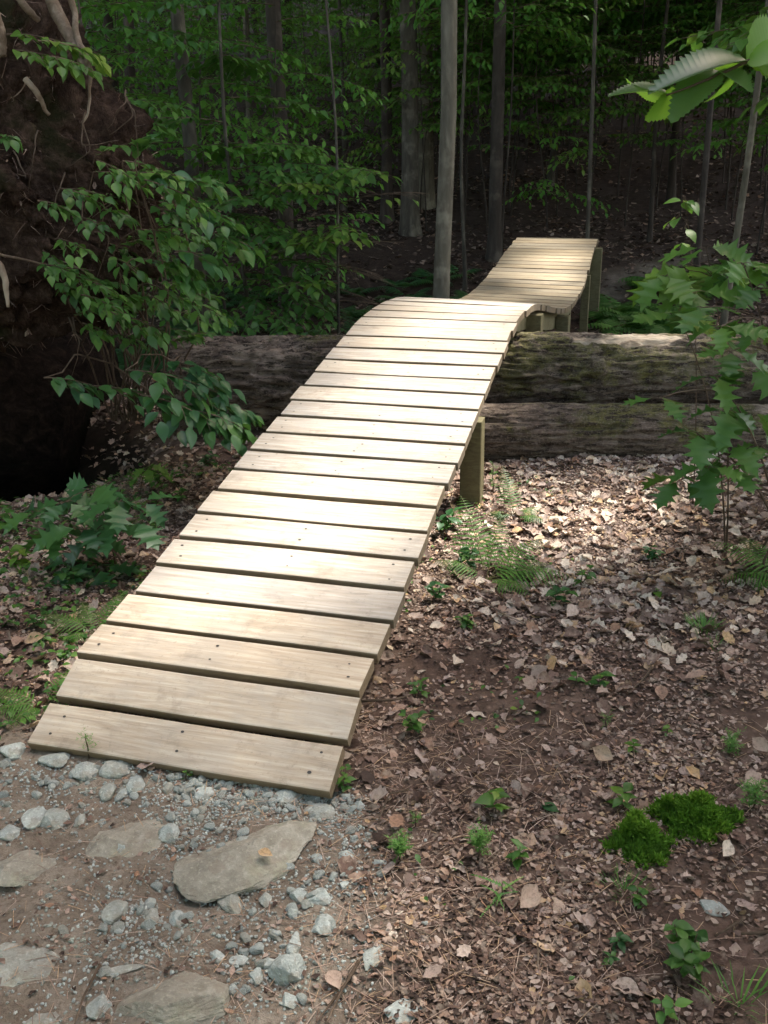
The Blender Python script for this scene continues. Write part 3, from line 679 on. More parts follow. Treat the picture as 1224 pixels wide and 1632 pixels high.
for k in range(3):
    P, D, U, S, Q, cc = crown_leaves(4200, 3.6, 3.2, 10.5, .34, 60+k)
    mb = MB(); scatter(mb, T_OV_LOW, P, D, U, S, Q, wid=1.35); crown_meshes.append(mb.mesh('crown', M_canopy))
def add_branches(mb, cc, z0, zt):
    for c in cc[::3]:
        b = np.array([0, 0, min(zt, max(z0, c[2]-1.6))]); tube(mb, curve(b, c, .25, 7, .04), np.linspace(.045, .012, 7), 5, cap=False)
limb_mesh = []
for k in range(3):
    _, _, _, _, _, cc = crown_leaves(10, 3.6, 3.2, 10.5, .34, 60+k); mb = MB(); add_branches(mb, cc, 6.5, 12.5); limb_mesh.append(mb.mesh('limbs', M_bark))
placed = []
def forest_tree(x, y, r0, mat, label, group=None, seed=0, bend=.2, crown=True, H=13.5, cv=None, carve=False, n=9, lean=(0, 0), name='tree'):
    z = float(HGT(x, y)); t = empty(name, (x, y, z), label, 'tree', group); placed.append((x, y))
    mb, P = trunk_mb(H, r0, bend, seed, n)
    for q in mb.v: q[:, 0] += lean[0]*q[:, 2]; q[:, 1] += lean[1]*q[:, 2]
    o = bpy.data.objects.new('trunk', mb.mesh('trunk', mat)); COL.objects.link(o); o.parent = t
    if crown:
        cv = seed % 3 if cv is None else cv; rz = (seed*1.7) % 6.28
        if carve:
            P, D, U, S, Q, cc = crown_leaves(8000, 3.6, 3.2, 10.5, .30, 200+seed)
            W = P+np.array([x, y, z]); keep = ~lit_zone(W) & ~((np.hypot(W[:, 0]-.4, W[:, 1]-2.8) < 3.3))  # crown leaves cut away so sun and sky reach chosen patches
            mb = MB(); scatter(mb, T_OV_LOW, P[keep], D[keep], U[keep], S[keep], Q[keep], wid=1.35)
            c = bpy.data.objects.new('crown', mb.mesh('crown', M_canopy)); COL.objects.link(c); c.parent = t
        else:
            c = bpy.data.objects.new('crown', crown_meshes[cv]); COL.objects.link(c); c.parent = t; c.rotation_euler.z = rz
            l = bpy.data.objects.new('limbs', limb_mesh[cv]); COL.objects.link(l); l.parent = t; l.rotation_euler.z = rz
    return t
def tr(px, py, d, wpx, mat, label, seed, **kw):
    p = at_y(px, py, d); dep = d*math.cos(PITCH)*1.02
    return forest_tree(float(p[0]), float(p[1]), wpx*dep/FPX/2*1.12, mat, label, seed=seed, **kw)
tr(700, 430, 6.9, 25, M_bark_pale, 'slim pale grey tree trunk standing just behind the crest of the plank ramp', 1, bend=.05, lean=(.006, 0), carve=True)
tr(443, 150, 10.5, 24, M_bark_dark, 'dark straight trunk left of the ramp, widest of the shaded trunks', 2, bend=.04, carve=True)
tr(288, 140, 9.2, 22, M_bark, 'mottled grey trunk half hidden by leaves right of the root mound', 3, bend=.06, carve=True)
tr(652, 120, 13, 25, M_bark, 'grey trunk just left of the slim pale trunk behind the ramp crest', 4, bend=.04)
tr(677, 60, 15, 24, M_bark_pale, 'pale trunk squeezed between two nearer trunks above the ramp crest', 5, bend=.03)
tr(612, 60, 14, 16, M_bark_dark, 'thin dark trunk at the left of the pair of grey trunks', 6, bend=.04)
tr(792, 220, 12, 19, M_bark_dark, 'dark trunk directly above the left corner of the far ramp', 7, bend=.06)
tr(205, 70, 14, 17, M_bark_dark, 'dark trunk seen behind the pale root on top of the mound', 8)
tr(165, 90, 16, 14, M_bark_dark, 'narrow dark trunk just above the root mound', 9)
tr(385, 60, 16, 9, M_bark_pale, 'very thin pale trunk between the mottled trunk and the dark trunk', 10)
tr(882, 200, 16, 9, M_bark, 'thin grey trunk above the middle of the far ramp', 11)
tr(1075, 250, 15, 11, M_bark_dark, 'dim trunk on the shaded slope beyond the far ramp', 12)
def sapling_trunk(px, py, d, wpx, mat, label, seed, lean=(0, 0), bend=.12, H=6.5):
    return tr(px, py, d, wpx, mat, label, seed, crown=False, H=H, bend=bend, lean=lean, n=6, name='sapling')
sapling_trunk(948, 200, 11, 7, M_bark, 'thin sapling stem behind the right corner of the far ramp', 21)
sapling_trunk(1122, 300, 8.8, 10, M_bark_dark, 'dark sapling stem left of the pale leaning one', 23, bend=.03)
sapling_trunk(1152, 480, 6.2, 11, M_bark_pale, 'pale crooked sapling stem leaning right behind the lobed-leaf bush', 24, lean=(.055, 0), bend=.10)
sapling_trunk(540, 120, 15, 7, M_bark, 'thin stem in the gloom left of the grey trunks', 26)
sapling_trunk(745, 140, 11, 6, M_bark, 'thin dark stem right of the slim pale trunk', 27)
sapling_trunk(1050, 200, 13, 7, M_bark_dark, 'dim thin stem under the hanging serrated leaves', 28)
# the rest of the wood
ft = random.Random(12); k = 0
def corridor(x, y): return abs(x-(.25+(y-4.75)*.272)) < 1.3+.02*y and y < 12
while k < 90:
    y = ft.uniform(8.5, 58); x = ft.uniform(-22, 24)*(.55+.45*y/50)
    if corridor(x, y) or any(math.hypot(x-a, y-b) < 2.3 for a, b in placed): continue
    if y < 13 and abs(x) < 6 and ft.random() < .6: continue
    if .03 < x/y < .42 and y < 21 and ft.random() < .7: continue
    forest_tree(x, y, ft.uniform(.045, .12) if y < 25 else ft.uniform(.07, .16), ft.choice([M_bark, M_bark_dark, M_bark_dark, M_bark_dark]),
                'straight forest tree standing in the deep shade behind the ramps', 'trees of the shaded forest', seed=100+k, carve=(y < 19 and -9 < x < 13), n=7)
    k += 1
# unseen tall trees beside and behind the viewpoint, added for their shade
for k, (x, y) in enumerate([(-6.8, 7.6), (-7.5, 3.5), (-6.5, -.5), (-3.4, -4.5), (1.0, -6.2), (4.6, -3.6), (6.0, .4), (4.9, 3.4), (6.4, 7.2), (5.4, 10.5), (9.6, 3.6), (9.5, 8), (-10.5, 6), (-10, 0), (9, -2), (-4.2, 9.2), (4.6, 6.2)]):
    forest_tree(x, y, .13, M_bark, 'tall tree at the edge of the glade', 'trees around the glade', seed=300+k, carve=True)

# understory: small beeches with flat tiers of leaves
def sapling_tpl(H, z0, nb, lmin, lmax, ls, seed, twigs=5, tpls=T_OV_LOW, r0=.012, mat=M_under):
    global rr
    rr = random.Random(seed); L = Leaves(); st = MB(); tm, P = trunk_mb(H, r0, .25, seed, 5, flare=.2)
    for k in range(nb):
        z = z0+(H-z0)*((k+rr.random())/nb); az = k*2.4+rr.uniform(-.5, .5)
        q = np.array([np.interp(z, P[:, 2], P[:, a]) for a in range(3)])
        l = (lmin+(lmax-lmin)*(1-abs(z-(z0+(H-z0)*.35))/(H-z0)))*rr.uniform(.7, 1.1)
        spray(L, st, q, (math.cos(az), math.sin(az), rr.uniform(.05, .4)), l, ls, .006, twigs, .75, rr.uniform(.1, .3), rr.uniform(.3, .7))
    cr = MB(); L.flush(cr, tpls); a = tm.mesh('trunk', M_bark_dark); b = st.mesh('twigs', M_twig); c = cr.mesh('foliage', mat)
    return a, b, c
def place_sap(t, x, y, rz, sc, label, group, name='understory_sapling'):
    e = empty(name, (x, y, float(HGT(x, y))), label, 'sapling', group); e.rotation_euler.z = rz; e.scale = (sc, sc, sc)
    for nm, me in zip(('trunk', 'twigs', 'foliage'), t):
        o = bpy.data.objects.new(nm, me); COL.objects.link(o); o.parent = e
    return e
S_low = [sapling_tpl(4.2, .35, 30, .5, 1.35, .085, 70+k) for k in range(3)]
S_high = [sapling_tpl(5.4, 2.0, 34, .7, 1.7, .09, 80+k, twigs=6) for k in range(2)]
us = random.Random(31); k = 0; sp = []
while k < 165:
    y = us.uniform(8.2, 34); x = us.uniform(-1, 1)*(2.5+.52*y)-.3
    if corridor(x, y) or any(math.hypot(x-a, y-b) < (.75 if y < 16 else .9) for a, b in sp): continue
    pxx = x/y
    right = pxx > .05
    if right and y < 11.5: continue
    if right and y < 14 and us.random() < .25: continue
    if not right and y < 9.5 and x > -.6: continue
    t = us.choice(S_high) if (right and us.random() < .9) else us.choice(S_low)
    place_sap(t, x, y, us.uniform(0, 6.28), us.uniform(.75, 1.2), 'leafy young beech in the shaded understory behind the ramps', 'understory saplings of the forest'); sp.append((x, y)); k += 1

us = random.Random(8); k = 0
while k < 60:      # taller young beeches whose leaves start above head height, over the slope at the right
    y = us.uniform(10.5, 26); x = y*us.uniform(.08, .62)
    if (2.2 < x < 5.4 and y < 13.5) or corridor(x, y) or any(math.hypot(x-a, y-b) < .6 for a, b in sp): continue
    place_sap(us.choice(S_high), x, y, us.uniform(0, 6.28), us.uniform(.75, 1.15), 'leafy young beech in the shaded understory behind the ramps', 'understory saplings of the forest'); sp.append((x, y)); k += 1

S_mid = [sapling_tpl(4.6, 1.25, 36, .6, 1.5, .09, 90+k, twigs=6, mat=M_leaf_bright if k else M_under) for k in range(2)]
us = random.Random(28); k = 0
while k < 44:
    y = us.uniform(11.5, 20); x = y*us.uniform(.03, .5)
    if (x < 4.2 and y < 13) or float(PATH(x, y)) > .1 or any(math.hypot(x-a, y-b) < .5 for a, b in sp): continue
    place_sap(us.choice(S_mid), x, y, us.uniform(0, 6.28), us.uniform(.8, 1.15), 'leafy young beech in the shaded understory behind the ramps', 'understory saplings of the forest'); sp.append((x, y)); k += 1
us = random.Random(18)
for k in range(64):    # unseen ring of young trees, added to block low sky light
    a = us.uniform(75, 285); d = us.uniform(5.5, 10.5); x, y = .3+math.sin(R(a))*d, 2.5+math.cos(R(a))*d
    place_sap(us.choice(S_low), x, y, us.uniform(0, 6.28), us.uniform(1.1, 1.5), 'young beech in the ring of bushes round the glade', 'bushes round the glade', name='sky_block_bush')

# boughs seen closer
def bough_tree(base, H, r0, boughs, ls, label, seed, mat=M_leaf, tpls=T_OV, name='young_beech', droop=.2, cat='sapling', bark=M_bark, lean=(0, 0), cut=True):
    """boughs: (z, dx, dy, length) read off the photograph, in metres relative to the stem"""
    global rr
    rr = random.Random(seed); x, y = base; z = float(HGT(x, y)); t = empty(name, (x, y, z), label, cat)
    tm, P = trunk_mb(H, r0, .12, seed, 7, flare=.2)
    for q in tm.v: q[:, 0] += lean[0]*q[:, 2]; q[:, 1] += lean[1]*q[:, 2]
    P = P+np.array([[lean[0], lean[1], 0]])*P[:, 2:3]
    for nm, me in (('trunk', tm.mesh('trunk', bark)),): o = bpy.data.objects.new(nm, me); COL.objects.link(o); o.parent = t
    L = Leaves(); st = MB()
    for (bz, dx, dy, l, up, sh) in boughs:
        q = np.array([np.interp(bz, P[:, 2], P[:, a]) for a in range(3)])
        spray(L, st, q, (dx, dy, up), l, ls, .006, int(5+l*4), .62, droop, sh)
    for nm, b, m in (('twigs', st, M_twig), ('foliage', None, mat)):
        if b is None: b = MB(); L.flush(b, tpls, keep=(lambda Q: ~glade(Q+np.array([x, y, z]))) if not cut else lambda Q: ~lit_zone(Q+np.array([x, y, z])) | (np.abs(Q[:, 0]+x-1.8) > 2.2))
        o = bpy.data.objects.new(nm, b.mesh(nm, m)); COL.objects.link(o); o.parent = t
    return t
def fan(n, z0, z1, az0, az1, l0, l1, seed, up=.15, sh=(.35, .75)):
    r = random.Random(seed); out = []
    for k in range(n):
        z = z0+(z1-z0)*(k+r.random())/n; a = R(r.uniform(az0, az1)); out.append((z, math.sin(a), math.cos(a), r.uniform(l0, l1), r.uniform(up-.15, up+.2), r.uniform(*sh)))
    return out
bough_tree((-1.15, 8.4), 4.5, .02, fan(16, .45, 1.7, 60, 175, .8, 1.5, 1)+fan(8, 1.5, 3.2, 0, 360, .6, 1.2, 2), .095, 'young beech whose layered boughs reach towards the slim pale trunk', 41)
bough_tree((-2.3, 7.6), 4.5, .02, fan(14, .6, 2.6, 40, 230, .6, 1.3, 3), .09, 'young beech in shade between the root mound and the dark trunk', 42)
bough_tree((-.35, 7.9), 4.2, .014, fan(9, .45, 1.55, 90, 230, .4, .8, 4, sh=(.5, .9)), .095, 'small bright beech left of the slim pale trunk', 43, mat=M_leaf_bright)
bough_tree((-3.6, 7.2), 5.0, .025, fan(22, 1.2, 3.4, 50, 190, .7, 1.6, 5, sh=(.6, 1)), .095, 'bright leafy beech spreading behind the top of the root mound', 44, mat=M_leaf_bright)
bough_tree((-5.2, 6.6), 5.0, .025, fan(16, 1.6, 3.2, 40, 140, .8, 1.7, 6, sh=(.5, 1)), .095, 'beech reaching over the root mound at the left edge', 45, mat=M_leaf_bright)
bough_tree((2.75, 5.25), 4.6, .02, fan(16, 1.8, 2.5, 235, 300, .6, 1.25, 7, sh=(.3, .8))+fan(6, 2.3, 3.4, 0, 360, .5, 1, 8), .10, cut=False, label= 'leafy young tree overhanging from the right, behind the serrated leaves', seed=46, mat=M_leaf_bright, tpls=T_OV)
bough_tree((5.2, 9.4), 5.2, .03, fan(16, 1.9, 4, 0, 360, .6, 1.4, 9), .09, 'young beech above the shaded slope at the right', 47)

# ferns and low growth carpeting the far ground
def frond(mb, base, d, L, npairs=24, lift=.6, arch=1.0, wf=.36, tpls=None, rnd=.5, rach=None, low=False, up=None):
    d = unit(np.array([d[0], d[1], 0.])); n = 14; t = np.linspace(0, 1, n)
    P = np.asarray(base)+d*(L*.93*(t**.95))[:, None]+np.array([0, 0, 1.])*(L*(lift*t-arch*.62*t*t))[:, None]
    if rach is not None: tube(rach, P, np.linspace(.0022, .0006, n)*(L/.35)**.5, 4, cap=False)
    side = np.array([-d[1], d[0], 0.]); pos = []; dr = []; ups = []; sz = []
    for k in range(npairs):
        s_ = .12+.88*(k+.5)/npairs; q = np.array([np.interp(s_, t, P[:, a]) for a in range(3)]); T = unit(np.array([np.interp(min(1, s_+.05), t, P[:, a])-np.interp(s_-.05, t, P[:, a]) for a in range(3)]))
        prof = min(1, (s_-.05)/.22)**.7*(1-s_)**.75*1.25
        for sd in (-1, 1):
            pos.append(q); dr.append(side*sd*.92+T*.38+np.array([0, 0, -.12])); ups.append(np.cross(T, side)*(1 if np.cross(T, side)[2] > 0 else -1)); sz.append(L*wf*prof)
    sz = np.array(sz)*(rng.uniform(.9, 1.1, len(sz)))
    scatter(mb, tpls or T_PIN, np.array(pos), np.array(dr), np.array(ups), sz, np.clip(rnd+rng.normal(0, .08, len(sz)), 0, 1))
_pn = [(0, .05)]
for k in range(9): t_ = .04+.92*k/9; w_ = .085*(1-t_)**.8+.008; _pn += [(t_, w_*.30), (t_+.04, w_, t_+.065), (t_+.075, w_*.35)]
_pn += [(1, .004)]
T_PIN = [leaf_tpl(_pn, .08, .18), leaf_tpl(_pn, .15, .3)]
T_PINL = [leaf_tpl([(0, .06), (.3, .15), (1, .01)], .1, .2)]
def fern_bank(name, area, n, Lr, label, seed, mat=M_fern, np_=11):
    r = np.random.default_rng(seed); mb = MB(); c = 0
    while c < n:
        x, y = r.uniform(area[0], area[1]), r.uniform(area[2], area[3])
        if fbm(x*.8, y*.8, octv=2, seed=seed) < -.15 or corridor2(x, y): continue
        z = float(HGT(x, y)); a = r.uniform(0, 6.28)
        for f in range(4):
            a += 1.57+r.uniform(-.4, .4); L = r.uniform(*Lr)
            frond(mb, (x, y, z), (math.cos(a), math.sin(a)), L, np_, r.uniform(.5, 1.0), 1.0, .34, T_PINL, r.uniform(.2, .7)); c += 1
    return tag(mb.build(name, mat), label, 'ferns', kind='stuff')
def corridor2(x, y): return abs(x-(.25+(y-4.75)*.272)) < .75 and y < 11.5 or float(PATH(x, y)) > .3
fern_bank('fern_bank', (1.95, 4.6, 6.6, 11.5), 560, (.35, .6), 'bank of dark ferns beyond the log at the right', 51, M_leaf)
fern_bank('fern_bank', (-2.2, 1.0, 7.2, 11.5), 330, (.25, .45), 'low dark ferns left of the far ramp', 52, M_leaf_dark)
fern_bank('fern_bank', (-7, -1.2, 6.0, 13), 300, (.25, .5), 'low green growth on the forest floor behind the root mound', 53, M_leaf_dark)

# ------------------------------------------------------------ near plants
def nrm(v): return np.asarray(v, float)
# root-mound shrub: arching stems with ovate leaves
def shrub(name, label, base, nodes, ls, mat, seed, tpls=T_OV, cat='shrub', down=-.1, y=4.0, lr=(.22, .40), stems=True, bright=()):
    """nodes: picture points of bough roots (px, py, y, heading degrees clockwise from screen right)"""
    global rr
    rr = random.Random(seed); t = empty(name, base, label, cat); L = Leaves(); st = MB()
    for (px, py, yy, hd, l) in nodes:
        q = at_y(px, py, yy); a = R(hd); d = np.array([math.cos(a), -.5+.9*rr.random(), -.38*math.sin(a)])
        spray(L, st, q, d, l, ls, .0035, 4, .62, .25, rr.uniform(.25, .75))
        if stems and rr.random() < .5: tube(st, curve(np.array(base)+np.array([rr.uniform(-.1, .1), .05, 0]), q, .15, 8, .08, rr.randint(0, 99)), np.linspace(.0055, .0025, 8), 5, cap=False)
    st.build('stems', M_twig, t)
    mb = MB(); L.flush(mb, tpls); mb.build('foliage', mat, t)
    return t
sr = random.Random(77)
nodes = []
for k in range(50):
    v = sr.random(); py = 250+v*300
    lo = np.interp(py, [250, 330, 430, 550], [190, 120, 90, 170]); hi = np.interp(py, [250, 330, 430, 550], [250, 310, 330, 330])
    nodes.append((sr.uniform(lo, hi)-40, py, sr.uniform(3.75, 4.6), sr.uniform(-60, 50), sr.uniform(.10, .28)))
shrub('mound_shrub', 'green leafy shrub growing down the right side of the root mound', (-1.35, 4.9, .1), nodes, .058, M_leaf, 61)
nodes = [(70, 602, 3.75, 10, .22), (150, 615, 3.75, 12, .30), (200, 590, 3.8, 5, .36), (225, 630, 3.75, 10, .32), (260, 600, 3.85, 0, .28), (250, 640, 3.8, 8, .30), (290, 630, 3.8, 10, .26), (310, 655, 3.75, 5, .22), (270, 575, 3.95, 5, .24), (335, 640, 3.85, 15, .18), (320, 675, 3.75, 8, .2)]
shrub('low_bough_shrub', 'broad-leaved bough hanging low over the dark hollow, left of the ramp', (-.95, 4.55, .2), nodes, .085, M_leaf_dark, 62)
nodes = [(225, 300, 3.9, -60, .15), (270, 290, 3.9, -30, .22), (300, 330, 3.9, 10, .2), (330, 370, 3.9, 20, .18), (280, 400, 3.8, 10, .2), (215, 260, 4.1, -80, .1)]
shrub('mound_shrub', 'tallest shoots of blue-green leaves beside the top of the mound shrub', (-1.0, 4.5, .3), nodes, .085, M_leaf_dark, 63)
nodes = [(20, 80, 4.1, 5, .25), (60, 65, 4.1, 0, .28), (10, 55, 4.2, -5, .3), (75, 90, 4.05, 8, .2)]
shrub('small_shrub', 'thin green plant growing on the very top of the root mound', (-2.0, 4.4, 2.1), nodes, .06, M_leaf_bright, 64, stems=False)
nodes = [(60, 640//2, 3.8, 10, .12), (0, 215, 3.8, 0, .06), (95, 300, 3.85, 20, .14), (120, 345, 3.85, 10, .16), (90, 380, 3.8, 15, .16), (60, 420, 3.8, 5, .16), (110, 440, 3.8, 15, .2), (130, 470, 3.8, 10, .2)]
shrub('creeping_plant', 'small leafy creeper rooted in the face of the root mound', (-1.9, 4.2, .7), nodes, .05, M_leaf, 65, stems=False)

def lobed_plant(name, label, base, nodes, ls, mat, seed, tpls=T_OAK, cat='sapling', stems=((0, 0),), r0=.007, tilt=.35, spread=360):
    """nodes: (px, py, y, leaf count, heading)"""
    r = random.Random(seed); t = empty(name, base, label, cat); st = MB(); P = []; D = []; U = []; S = []; Q = []
    tops = [at_y(px, py, yy) for px, py, yy, *_ in nodes]
    main = []
    for (px, py, yy, n, hd), q in zip(nodes, tops):
        b = np.array(base)+np.array([r.uniform(-.04, .04), r.uniform(-.03, .03), 0])
        mid = b+(q-b)*.55; mid[:2] = b[:2]+(q[:2]-b[:2])*.25; mid[2] = b[2]+(q[2]-b[2])*.62
        tt = np.linspace(0, 1, 10)[:, None]; C = (1-tt)**2*b+2*tt*(1-tt)*mid+tt**2*q
        if nodes.index((px, py, yy, n, hd)) % 5 == 0 or not main: tube(st, C, np.linspace(r0, r0*.3, 10), 5, cap=False); main.append(C)
        else:
            A = np.concatenate(main); A = A[A[:, 2] < q[2]+.01] if (A[:, 2] < q[2]).any() else A; j = int(np.argmin(np.linalg.norm(A-q, axis=1))); tube(st, curve(A[j], q, .02, 5), np.linspace(r0*.5, r0*.25, 5), 4, cap=False)
        for k in range(n):
            a = R(hd+(k-(n-1)/2)*(spread/max(n, 3))+r.uniform(-18, 18)); d = np.array([math.cos(a), -math.sin(a), r.uniform(-.55, .05)])
            pet = q+unit(d*[1, 1, .2])*ls*.22; tube(st, np.array([q, (q+pet)/2+[0, 0, .004], pet]), r0*.22, 3, cap=False)
            P.append(pet); D.append(d); U.append(np.array([r.gauss(0, tilt), r.gauss(-.25, tilt), 1.])); S.append(ls*r.uniform(.75, 1.2)); Q.append(min(1, max(0, r.gauss(.5, .25))))
    st.build('stems', M_twig, t)
    mb = MB(); scatter(mb, tpls, P, D, U, S, Q); mb.build('leaves', mat, t); return t
g = ground_at(190, 905)
lobed_plant('oak_seedling', 'dark green lobed-leaf oak seedling left of the ramp, spread like an umbrella', g,
    [(150, 775, g[1]+.05, 5, 0), (105, 800, g[1]-.03, 5, 180), (60, 815, g[1]-.05, 4, 180), (190, 800, g[1]-.08, 5, 0), (225, 800, g[1], 4, 10), (130, 840, g[1]-.12, 4, 200), (90, 850, g[1]-.1, 3, 190), (175, 840, g[1]-.1, 4, 60), (215, 830, g[1]-.1, 3, 40), (160, 905, g[1]-.1, 4, 120), (110, 900, g[1]-.05, 4, 160), (150, 860, g[1], 4, 300)], .12, M_leaf_dark, 71, r0=.004)
g = ground_at(235, 790)
lobed_plant('oak_seedling', 'little yellow-green lobed seedling beside the black hollow', g, [(235, 745, g[1], 4, 20), (250, 752, g[1], 3, 0), (222, 760, g[1], 2, 180)], .075, M_leaf_bright, 72, r0=.002)
g = np.array([1.47, 3.15, float(HFINE(1.47, 3.15))])
rn = [(1185, 420, 3.2, 3, 0), (1120, 490, 3.1, 3, 120), (1150, 520, 3.0, 4, 80), (1165, 560, 3.0, 5, 100), (1210, 520, 3.1, 4, 0), (1140, 600, 3.0, 3, 200), (1190, 590, 3.1, 4, 20),
      (1050, 635, 2.95, 3, 180), (1160, 655, 3.0, 4, 60), (1205, 660, 3.05, 4, 0), (1110, 690, 2.95, 4, 160), (1160, 710, 3.0, 4, 30), (1130, 745, 2.9, 4, 150), (1085, 765, 2.95, 4, 180), (1165, 745, 2.95, 4, 20), (1215, 710, 3.05, 4, 0), (1220, 460, 3.2, 4, 0)]
lobed_plant('oak_sapling', 'bushy oak sapling with big ragged leaves before the logs at the right edge', g, rn, .115, M_leaf, 73, r0=.006)
g2 = np.array([1.28, 3.75, float(HFINE(1.28, 3.75))])
lobed_plant('slender_shoot', 'slender shoot with drooping pale leaves standing against the dark ferns', g2, [(1092, 320, 3.6, 3, 200), (1088, 322, 3.6, 2, 0), (1082, 348, 3.6, 2, 180), (1090, 365, 3.6, 2, 0), (1094, 388, 3.6, 2, 180)], .065, M_leaf_bright, 74, tpls=T_OV, r0=.003)
g3 = np.array([1.30, 3.3, float(HFINE(1.30, 3.3))])
lobed_plant('oak_sapling', 'yellow-green crown of lobed leaves rising above the dark oak sapling at right', g3, [(1125, 395, 3.35, 4, 180), (1060, 440, 3.3, 4, 190), (1095, 425, 3.35, 4, 180), (1150, 430, 3.4, 4, 0), (1190, 415, 3.4, 4, 20), (1080, 500, 3.2, 4, 210), (1110, 465, 3.25, 4, 150)], .135, M_leaf_bright, 75, r0=.004)
# bare thin brown stems at the right edge
e = empty('bare_stems', (1.5, 3.1, float(HFINE(1.5, 3.1))), 'clump of thin bare brown stems at the foot of the oak sapling', 'shrub'); mb = MB()
for k in range(9):
    p = np.array([1.33+.05*k, 3.12+rr.uniform(-.1, .1), 0]); p[2] = float(HFINE(p[0], p[1])); tube(mb, curve(p, p+[rr.uniform(-.1, .1), rr.uniform(-.05, .05), rr.uniform(.25, .6)], 0, 8, .05, k), np.linspace(.005, .002, 8), 5, cap=False)
mb.build('stems', M_twig, e)

# hanging serrated leaves close to the lens, top right
t = empty('serrated_branch', at_y(1300, 95, 1.12), 'close hanging twig of large serrated leaves at the upper right', 'branch')
st = MB(); Y0 = 1.08
tube(st, np.array([at_y(1330, 90, Y0+.02), at_y(1240, 85, Y0), at_y(1192, 97, Y0), at_y(1148, 118, Y0-.01), at_y(1100, 138, Y0-.02), at_y(1062, 152, Y0-.02)]), np.linspace(.0028, .0009, 6), 6)
st.build('twig', M_twig, t)
for (bx, by, tx, ty, dz, ux, uy, uz, w, sh) in [(1190, 97, 1046, 108, -.03, .05, -.42, .90, .62, .5), (1188, 99, 1085, 118, .03, .05, -.62, -.5, .35, .9), (1143, 112, 1074, 168, -.04, -.45, -.72, .5, .85, .3), (1146, 118, 1085, 172, .03, .4, -.5, -.6, .6, .9), (1066, 151, 978, 131, .0, .0, -.25, .9, .95, .35), (1064, 151, 992, 143, .03, .0, -.4, -.7, .8, .8),
      (1100, 137, 1036, 192, .0, .5, -.65, .3, .8, .95), (1166, 116, 1134, 170, .02, .6, -.7, .3, 1.1, .9), (1146, 112, 1202, 130, -.03, .1, -.4, .9, 1.2, .3), (1190, 97, 1275, 55, .02, .5, -.85, .4, 1.5, .9), (1200, 92, 1290, 118, -.01, .2, -.6, .5, 1.4, .95), (1192, 96, 1250, 75, -.03, -.2, -.7, .6, 1.3, .9)]:
    p = at_y(bx, by, Y0); q = at_y(tx, ty, Y0+dz); mb = MB()
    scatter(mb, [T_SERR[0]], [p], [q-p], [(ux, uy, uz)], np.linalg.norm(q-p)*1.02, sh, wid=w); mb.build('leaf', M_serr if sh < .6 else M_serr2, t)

# ------------------------------------------------------------ ferns near the ramp
def fern(label, base, fr, seed, mat=M_fern):
    t = empty('fern', base, label, 'fern')
    for k, (az, L, lift, arch) in enumerate(fr):
        mb = MB(); rc = MB(); a = R(az); frond(mb, base, (math.cos(a), math.sin(a)), L, 18, lift, arch, .34, T_PIN, .5+.1*math.sin(k*3), rc)
        f = mb.build('frond', mat, t); w = rc.build('stalk', M_stem, f)
    return t
g = ground_at(775, 925)
fern('green fern with upright lacy fronds right of the middle of the ramp', g, [(105, .30, 1.25, .8), (70, .24, 1.2, .8), (-8, .34, .55, .8), (28, .30, .9, .9), (165, .22, .8, .9), (-45, .24, .5, .9), (10, .26, .7, .9)], 1, M_fern)
g = ground_at(150, 1010)
fern('small yellow-green fern touching the left side of the ramp', g, [(170, .20, .8, .9), (55, .17, 1.1, .9), (120, .16, .9, .9), (215, .15, .5, .9)], 2)
g = ground_at(70, 1125)
fern('bright fern at the left picture edge beside the foot of the ramp', g, [(170, .22, .6, .9), (20, .20, .7, .9), (200, .18, .5, .8), (60, .16, .9, .9), (-40, .16, .5, .9), (240, .14, .5, .9)], 3)
g = ground_at(1255, 925)
fern('yellow-green fern arching in from the right edge below the oak sapling', g, [(150, .30, .8, .8), (175, .26, .5, .9), (120, .25, .9, .9), (200, .2, .4, .9)], 4)
g = ground_at(820, 825)
fern('faint ferny sprig beside the foot of the wooden post', g, [(100, .2, 1.2, .6), (30, .16, .6, .9), (-30, .18, .5, .9), (170, .14, .6, .9)], 5, M_leaf)

